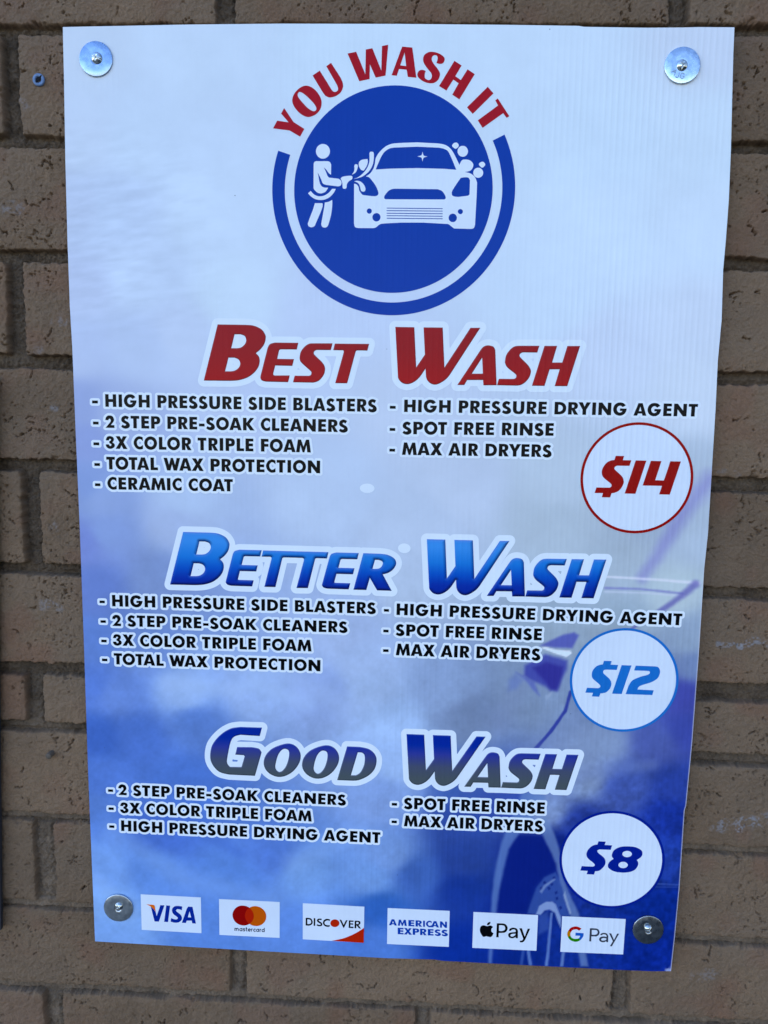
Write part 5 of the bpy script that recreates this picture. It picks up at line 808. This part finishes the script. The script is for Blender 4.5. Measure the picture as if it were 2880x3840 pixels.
M_white = print_material('blank print', ink((184, 211, 251)))
M_halo = print_material('pale lettering outline', ink((187, 214, 252)))
M_blue = print_material('emblem blue', ink((17, 57, 163)))
M_red = print_material('emblem red', ink((140, 24, 40)))
M_black = print_material('black ink', (0.0022, 0.0022, 0.0026))
M_badge = print_material('badge white', ink((181, 208, 249)))
M_p14 = print_material('price red', ink((126, 8, 16)))
M_p12 = print_material('price sky blue', ink((25, 102, 200)))
M_p8 = print_material('price navy', ink((0, 32, 142)))
M_tile = print_material('tile white', ink((180, 207, 249)))
M_navy = print_material('card navy', ink((0, 38, 148)))
M_orange = print_material('flag orange', ink((190, 100, 25)))
M_cred = print_material('disc red', ink((122, 0, 6)))
M_corange = print_material('disc orange', ink((165, 78, 0)))
M_cmix = print_material('disc overlap', ink((150, 32, 4)))
M_dark = print_material('dark blue grey ink', ink((12, 24, 62)))
M_dred = print_material('corner orange red', ink((155, 34, 4)))
M_ablue = print_material('lettering blue', ink((2, 58, 168)))
M_gred = print_material('arc red', ink((142, 10, 16))); M_gyel = print_material('arc yellow', ink((160, 108, 16)))
M_ggrn = print_material('arc green', ink((30, 118, 22))); M_gblu = print_material('arc blue', ink((20, 80, 190)))
M_ggrey = print_material('slate ink', ink((46, 56, 78)))
M_head = print_material('heading ink')

# emblem
dc, dr = CI['disc'][:2], CI['disc'][2]
emb = printed('emblem_disc', [circle_loop(dc, dr)], M_blue, board, 0.12, 'solid blue disc with white car washing icons')
a = np.radians(np.linspace(161.8, 386.1, 150))
ring_loop = np.concatenate([np.stack([dc[0] + 112.9 * np.cos(a), dc[1] + 112.9 * np.sin(a)], 1), np.stack([dc[0] + 101.1 * np.cos(a[::-1]), dc[1] + 101.1 * np.sin(a[::-1])], 1)])
printed('emblem_ring', [ring_loop], M_blue, board, 0.12, 'open blue ring round the disc')
printed('arched_lettering', loops_of(S['arc']), M_red, board, 0.12, 'red arched words YOU WASH IT')
printed('car_icon', loops_of(S['car']), M_white, emb, 0.22, 'white front view of a car')
printed('washer_icon', loops_of(S['person']), M_white, emb, 0.22, 'white figure holding a spray nozzle')
for L in loops_of(S['spray']): printed('water_drop', [L], M_white, emb, 0.22)
for n, L in enumerate(loops_of(S['spark'])): printed('sparkle' if n == 0 else 'bubble', [L], M_white, emb, 0.22)

# headings with their printed gradient and bevel
def resample(L, d):
    out = []
    for a, b in zip(L, np.roll(L, -1, 0)):
        n = max(int(math.ceil(np.hypot(*(b - a)) / d)), 1)
        out += [a + (b - a) * i / n for i in range(n)]
    return np.array(out)
def heading(key, label, ramp, bev, hi, lo, base_rng, cap):
    loops = loops_of(S[key], 4)
    h = halo('heading_outline', loops, 5.7, M_halo, board, 0.10)
    h['label'] = 'pale outline round ' + label
    LL = [resample(L, 0.9) for L in loops]
    allp = np.concatenate(LL); x0, y0 = allp.min(0); x1, y1 = allp.max(0)
    gx, gy = np.meshgrid(np.arange(x0, x1, 0.75), np.arange(y0, y1, 0.75))
    G = np.stack([gx.ravel(), gy.ravel()], 1)
    G = G[winding(G, LL) != 0]
    sa = np.concatenate(LL); sb = np.concatenate([np.roll(L, -1, 0) for L in LL])
    def near(P):
        D = np.full(len(P), 1e9); Nn = np.zeros((len(P), 2))
        d = sb - sa; l2 = np.maximum((d ** 2).sum(1), 1e-9)
        nrm = np.stack([d[:, 1], -d[:, 0]], 1) / np.sqrt(l2)[:, None]       # outward for counter-clockwise outlines
        for s in range(0, len(P), 1500):
            p = P[s:s + 1500]
            r = p[:, None, :] - sa[None]
            t_ = np.clip((r * d[None]).sum(2) / l2, 0, 1)
            q = r - t_[..., None] * d[None]
            dist = np.hypot(q[..., 0], q[..., 1])
            i = dist.argmin(1); D[s:s + 1500] = dist[np.arange(len(p)), i]; Nn[s:s + 1500] = nrm[i]
        return D, Nn
    V, T = fill(LL, extra=G)
    D, Nn = near(V)
    # gradient runs down each line; capitals and small capitals share it
    f = np.clip((base_rng[1] - V[:, 1] + 0.0 * V[:, 0]) / (base_rng[1] - base_rng[0]), 0, 1)
    C3 = np.stack([np.interp(f, [r[0] for r in ramp], [r[1][q] for r in ramp]) for q in range(3)], 1)
    lt = Nn @ np.array((-0.25, 0.97))
    e = np.clip(1 - D / bev, 0, 1) ** 1.1
    ku = np.clip(lt, 0, 1) * e * hi[1]; kd = np.clip(-lt, 0, 1) ** 0.7 * e * lo[1]
    kr = np.clip(Nn @ np.array((0.97, -0.1)), 0, 1) * e * lo[1] * 0.55
    C3 = C3 * (1 - ku[:, None]) + ku[:, None] * np.array(hi[0], float)
    kk = np.clip(np.maximum(kd, kr), 0, 1)[:, None]
    C3 = C3 * (1 - kk) + kk * np.array(lo[0], float)
    o = mesh_object('heading', to_world(V, 0.2), T, M_head, board, ink(C3))
    o['label'] = label
heading('best', 'dark red heading BEST WASH', [(0, (128, 26, 36)), (.5, (138, 22, 31)), (1, (150, 18, 24))], 1.1, ((120, 110, 120), .55), ((60, 8, 16), .9), (115.0, 172.0), None)
heading('better', 'bevelled blue heading BETTER WASH', [(0, (48, 130, 228)), (.28, (22, 108, 212)), (.5, (10, 72, 188)), (.68, (2, 44, 160)), (1, (0, 34, 146))], 3.4, ((96, 120, 214), .55), ((4, 14, 52), .92), (-75.0, -19.0), None)
heading('good', 'blue to grey heading GOOD WASH', [(0, (0, 38, 150)), (.3, (6, 40, 154)), (.5, (40, 54, 150)), (.75, (58, 72, 108)), (1, (62, 78, 94))], 1.1, ((130, 150, 215), .6), ((14, 20, 40), .85), (-259.0, -205.0), None)

# menu lines
def text_loops(text, x0, b0, x1, b1, h):
    items = []; pen = 0.0
    adv = {c: max(p[0] for p in decode(FONT[c])[0]) for c in FONT}
    for i, c in enumerate(text):
        if c == ' ':
            pen += sum(SB[' ']); continue
        if i: pen += SB[c][0]
        items.append((c, pen)); pen += adv[c]
        if i < len(text) - 1: pen += SB[c][1] + KERN.get(text[i:i + 2], 0)
    d = np.array((x1 - x0, b1 - b0)); Lw = np.hypot(*d); ux = d / Lw; uy = np.array((-ux[1], ux[0]))
    s = Lw / pen; out = []
    for c, px in items:
        for L in loops_of(FONT[c], 4):
            out.append(np.array((x0, b0)) + (L[:, :1] + px) * s * ux + L[:, 1:] * (h / 100) * uy)
    return out
for n, (text, x0, b0, x1, b1, h, d0, d1) in enumerate(TX):
    LP = text_loops(text, x0, b0, x1, b1, h)
    sl_ = (b1 - b0) / (x1 - x0)
    yb = b0 + sl_ * ((d0 + d1) / 2 - x0)
    LP.append(np.array([(d0, yb + .25 * h), (d1, yb + .25 * h), (d1, yb + .48 * h), (d0, yb + .48 * h)]))
    sec = ('best', 'better', 'good')[0 if n < 8 else 1 if n < 15 else 2]
    o = printed('menu_line', LP, M_black, board, 0.2, 'black menu line reading ' + text + ' under the ' + sec + ' wash heading')
    halo('line_outline', LP, 2.35, M_halo, o, 0.11, step=0.4)
# two pale bubbles in the printed picture
for n, (bx_, by_, ru, rv) in enumerate(((-17.8, 37.6, 7.2, 4.6), (19.6, -20.8, 6.2, 4.8))):
    aa_ = np.linspace(0, 2 * np.pi, 40, endpoint=False)
    printed('bubble_spot', [np.stack([bx_ + ru * np.cos(aa_), by_ + rv * np.sin(aa_)], 1)], M_halo, board, 0.09)

# price badges
for key, mtl, word in (('14', M_p14, 'dark red'), ('12', M_p12, 'sky blue'), ('8', M_p8, 'navy blue')):
    co, ro = CI[key][0][:2], CI[key][0][2]; ri = CI[key][1][2]
    bdg = printed('price_badge', [circle_loop(co, ro - 1.2)], M_badge, board, 0.13, 'white round badge with the %s price $%s' % (word, key))
    printed('badge_rim', [circle_loop(co, ro), circle_loop(co, ri, cw=True)], mtl, bdg, 0.2)
    printed('price_lettering', loops_of(S['p' + key]), mtl, bdg, 0.22)

# payment tiles
def tile(key, label): return printed('payment_tile', loops_of(S[key]), M_tile, board, 0.15, label)
q = tile('tv', 'white tile with blue italic letters and an orange flag')
printed('tile_lettering', loops_of(S['v1']), M_navy, q, 0.24); printed('tile_flag', loops_of(S['v2']), M_orange, q, 0.30)
q = tile('tm', 'white tile with overlapping red and orange discs')
mr_, mo_ = CI['mr'], CI['mo']
printed('red_disc', [circle_loop(mr_[:2], mr_[2], 80)], M_cred, q, 0.24); printed('orange_disc', [circle_loop(mo_[:2], mo_[2], 80)], M_corange, q, 0.28)
A1 = circle_loop(mr_[:2], mr_[2], 160); A2 = circle_loop(mo_[:2], mo_[2], 160)
A1 = A1[np.hypot(*(A1 - mo_[:2]).T) < mo_[2]]; A2 = A2[np.hypot(*(A2 - mr_[:2]).T) < mr_[2]]
lens = np.concatenate([A1, A2]); cc = lens.mean(0); lens = lens[np.argsort(np.arctan2(lens[:, 1] - cc[1], lens[:, 0] - cc[0]))]
printed('disc_overlap', [lens], M_cmix, q, 0.32)
printed('tile_lettering', loops_of(S['mc']), M_dark, q, 0.24)
q = tile('td', 'white tile with black capitals and an orange corner')
d1 = loops_of(S['d1']); d2 = loops_of(S['d2'])
printed('tile_lettering', d1, M_black, q, 0.24); printed('orange_dot', d2[:1], M_dred, q, 0.27); printed('orange_corner', d2[1:], M_dred, q, 0.24)
q = tile('ta', 'white tile with two lines of blue capitals')
printed('tile_lettering', loops_of(S['am']), M_ablue, q, 0.24)
q = tile('tp', 'white tile with a bitten black fruit and the word Pay')
ap = loops_of(S['ap'])
printed('fruit_mark', ap[:2], M_black, q, 0.24); printed('tile_lettering', ap[2:], M_black, q, 0.24)
q = tile('tg', 'white tile with a four coloured G and grey word Pay')
for kk_, mm2 in (('g1', M_gred), ('g2', M_gyel), ('g3', M_ggrn), ('g4', M_gblu)): printed('letter_arc', loops_of(S[kk_]), mm2, q, 0.24)
printed('tile_lettering', loops_of(S['gp']), M_ggrey, q, 0.24)

# ------------------------------------------------------------------ hardware
M_zinc = metal_material('bright zinc plate', (0.56, 0.65, 0.74), 0.24, 0.00008, 230)
M_zincb = metal_material('mottled zinc plate', (0.30, 0.39, 0.52), 0.25, 0.0001, 190)
M_zinc_ground = metal_material('zinc plate with ground reflection tone', (0.50, 0.53, 0.55), 0.30, 0.00002, 200)  # grey ground reflection put into the metal colour
M_zinc_shade = metal_material('zinc plate with shade tone', (0.34, 0.36, 0.38), 0.25, 0.00002, 200)  # dark reflection put into the metal colour; the stamp uses it too
M_screw = metal_material('screw steel', (0.58, 0.59, 0.56), 0.10, 0.00002, 300)
def lathe(profile, n=72):
    """profile: (radius, z) from the middle outwards; axis towards the viewer"""
    V, Fc = [], []
    a = np.linspace(0, 2 * np.pi, n, endpoint=False)
    for r, z in profile: V += [(r * math.cos(t_), -z, r * math.sin(t_)) for t_ in a]
    for i in range(len(profile) - 1):
        for j in range(n):
            Fc.append((i * n + j, i * n + (j + 1) % n, (i + 1) * n + (j + 1) % n, (i + 1) * n + j))
    return V, Fc
def flip(Fc): return [tuple(reversed(f)) for f in Fc]
def washer(u, v, R_, label, tilt=(0, 0), mat=None):
    th = 1.5
    pr = [(3.2, th - .35), (3.6, th + .12), (5.5, th + .05), (R_ * .6, th), (R_ - .6, th), (R_ - .2, th - .18), (R_, th - .5), (R_ - .05, .3), (R_ - .4, .05)]
    V, Fc = lathe([(r / 1000, z / 1000) for r, z in pr])
    o = mesh_object('fender_washer', V, Fc, mat or M_zinc, None, smooth=True, origin=(0, 0, 0))
    o.location = w3(u, v, 0.32); o.rotation_euler = (math.radians(tilt[0]), 0, math.radians(tilt[1]))
    thing(o, label, 'washer', 'fender washers at the board corners')
    return o
def screw(u, v, rot, label, slot=True, R_=4.9, tilt=(0, 0), zb=1.75):
    nr_, na = 26, 96; V, Fc = [], []
    for i in range(nr_ + 1):
        r = i / nr_
        for j in range(na):
            t_ = 2 * math.pi * j / na
            x, y = r * math.cos(t_), r * math.sin(t_)
            z = 3.1 * math.sqrt(max(1 - (r * .985) ** 2, 0)) ** 0.9
            ca, sa = math.cos(rot), math.sin(rot); p, q_ = x * ca + y * sa, -x * sa + y * ca
            for (a_, b_, hl, dep) in ((p, q_, .56, 2.2), (q_, p, .56, 2.2)):
                k = max(0, 1 - (abs(b_) / .13) ** 4) * max(0, 1 - (abs(a_) / hl) ** 3)
                z -= 0.24 * dep * k
            if slot:
                k = max(0, 1 - (abs(q_) / .11) ** 4)
                z -= 0.55 * k * (1 if r < .97 else 0)
            z = max(z, 0.15)
            V.append((x * R_ / 1000, -z / 1000, y * R_ / 1000))
    for i in range(nr_):
        for j in range(na):
            Fc.append((i * na + j, i * na + (j + 1) % na, (i + 1) * na + (j + 1) % na, (i + 1) * na + j))
    b = len(V)
    V += [(R_ / 1000 * math.cos(2 * math.pi * j / na), .0006, R_ / 1000 * math.sin(2 * math.pi * j / na)) for j in range(na)]
    for j in range(na): Fc.append((nr_ * na + j, nr_ * na + (j + 1) % na, b + (j + 1) % na, b + j))
    o = mesh_object('screw', V, Fc, M_screw, None, smooth=True, origin=(0, 0, 0))
    o.location = w3(u, v, zb); o.rotation_euler = (math.radians(tilt[0]), 0, math.radians(tilt[1]))
    thing(o, label, 'screw', 'pan head screws through the washers')
    return o
washer(-274.5, 430.5, 15.5, 'mottled blue grey zinc washer at the top left corner of the board', (1.2, 1.5), M_zincb)
wtr = washer(259.8, 423.8, 15.8, 'bright zinc washer stamped AJG at the top right corner of the board', (-0.5, -1.0))
washer(-275.9, -415.0, 15.7, 'zinc washer toned grey as if reflecting the ground, beside the tile with the orange flag', (1.5, 1.0), M_zinc_ground)
washer(279.0, -413.0, 15.8, 'zinc washer toned dark as if reflecting the ground, at the lower right corner beside the coloured G tile', (0.5, 0.8), M_zinc_shade)
screw(-273.4, 431.0, -0.35, 'slotted screw head in the mottled washer at the top left', True, 5.0, (4, -3))
screw(259.3, 423.6, 1.25, 'slotted screw head above the stamp AJG on the top right washer', True, 4.9, (2, 2))
screw(-275.0, -412.6, -1.1, 'small screw head in the grey washer beside the orange flag tile', True, 4.3, (0, 0))
screw(278.4, -410.6, 1.2, 'raised screw head in the lower right washer by the worn corner', True, 4.2, (3, 0), 2.6)
# stamped letters on the top right washer
def stroke_loop(P, wd):
    P = np.array(P, float); Tn = np.gradient(P, axis=0); Tn /= np.maximum(np.hypot(*Tn.T), 1e-9)[:, None]
    Nn = np.stack([-Tn[:, 1], Tn[:, 0]], 1) * wd / 2
    L = np.concatenate([P - Nn, (P + Nn)[::-1]])
    return L
def smooth_pts(P, n=4):
    P = np.array(P, float); o = []
    for i in range(len(P) - 1):
        for t_ in range(n): o.append(cr(P[max(i - 1, 0)], P[i], P[i + 1], P[min(i + 2, len(P) - 1)], t_ / n))
    o.append(P[-1]); return np.array(o)
lp = [stroke_loop(smooth_pts(P) if len(P) > 2 else P, .7) for P in AJG]
V, T = fill(lp)
nb_ = len(V)
top_ = to_world(V, 1.5 + .32 + .22); bot_ = to_world(V, 1.5 + .32 - .1)
ecount = {}
for f in T:
    for a_, b_ in ((f[0], f[1]), (f[1], f[2]), (f[2], f[0])): ecount[(int(a_), int(b_))] = 1
side = [(a_, a_ + nb_, b_ + nb_, b_) for (a_, b_) in ecount if (b_, a_) not in ecount]
o = mesh_object('stamped_lettering', np.concatenate([top_, bot_]), [tuple(int(x) for x in f) for f in T] + side, M_zinc_shade, None)  # darker metal stands in for shading at the letters' edges
o.parent = wtr; o.matrix_parent_inverse = Matrix.Translation(-wtr.location)

# plastic wall plug left of the board
M_plug = plain_material('grey blue nylon', (0.13, 0.20, 0.33), 0.5, 0.4, 0.00005)
M_bore_shade = plain_material('plug bore shade', (0.012, 0.012, 0.014), 0.9, 0.1)
pr = [(2.6, -3), (2.75, .35), (3.4, .75), (4.6, .7), (5.5, .35), (5.75, -.2), (5.6, -1.5)]
V, Fc = lathe([(r / 1000, z / 1000) for r, z in pr], 48)
plug = mesh_object('wall_plug', V, Fc, M_plug, None, smooth=True, origin=(0, 0, 0))
plug.location = w3(-334.8, 417.3, WZ + 1.0)
thing(plug, 'round grey blue plastic wall plug set in a brick left of the board', 'wall plug')
L = 1.12 * np.array([(-1.9, -2.9), (-.6, -2.2), (.2, -1.2), (1.7, -1.3), (2.4, .1), (2.6, 1.6), (3.5, 2.9), (2.6, 3.5), (1.5, 2.4), (.2, 1.9), (-.9, 1.6), (-1.9, .3), (-2.4, -1.4)])
V2_, T_ = fill([L])
o = mesh_object('bore_shade', np.stack([V2_[:, 0] / 1000, np.full(len(V2_), 0.0), V2_[:, 1] / 1000], 1), T_, M_bore_shade, None, origin=(0, 0, 0))  # flat dark sheet stands in for the shade inside the bore
o.parent = plug; o.location = (0, -.00082, 0)
V, Fc = lathe([(0.0001, -2.2 / 1000), (2.7 / 1000, -2.2 / 1000)], 24)
o = mesh_object('plug_core', V, Fc, M_plug, None, origin=(0, 0, 0)); o.parent = plug

# cut off bolt sticking out of the bricks lower left
M_rust = plain_material('weathered steel', (0.11, 0.078, 0.052), 0.75, 0.4, 0.0003, 700)
pr = [(0.05, 7.6), (2.6, 7.4), (3.1, 7.0), (3.2, 6.4), (3.15, -2)]
V, Fc = lathe([(r / 1000, z / 1000) for r, z in pr], 40)
stud = mesh_object('cut_bolt', V, Fc, M_rust, None, smooth=True, origin=(0, 0, 0))
stud.location = w3(-347.5, -250.5, WZ); stud.rotation_euler = (math.radians(6), 0, math.radians(-4))
thing(stud, 'short cut off steel bolt sticking out of the brick left of the board', 'bolt')

# the edge of a dark board that just enters the picture at the lower left
M_bd = plain_material('dark painted metal', (0.02, 0.022, 0.028), 0.45, 0.4, 0.00005)
q_ = np.array([(-407.6, -450.), (-386.3, 140.), (-700., 150.), (-720., -440.)])
V = np.concatenate([to_world(q_, -2.5), to_world(q_, -7.0)])
Fc = [(0, 1, 2, 3), (7, 6, 5, 4)] + [(i, i + 4, (i + 1) % 4 + 4, (i + 1) % 4) for i in range(4)]
bd = mesh_object('metal_plate', V, Fc, M_bd, None)
thing(bd, 'dark flat plate whose edge just shows at the lower left margin', 'plate')
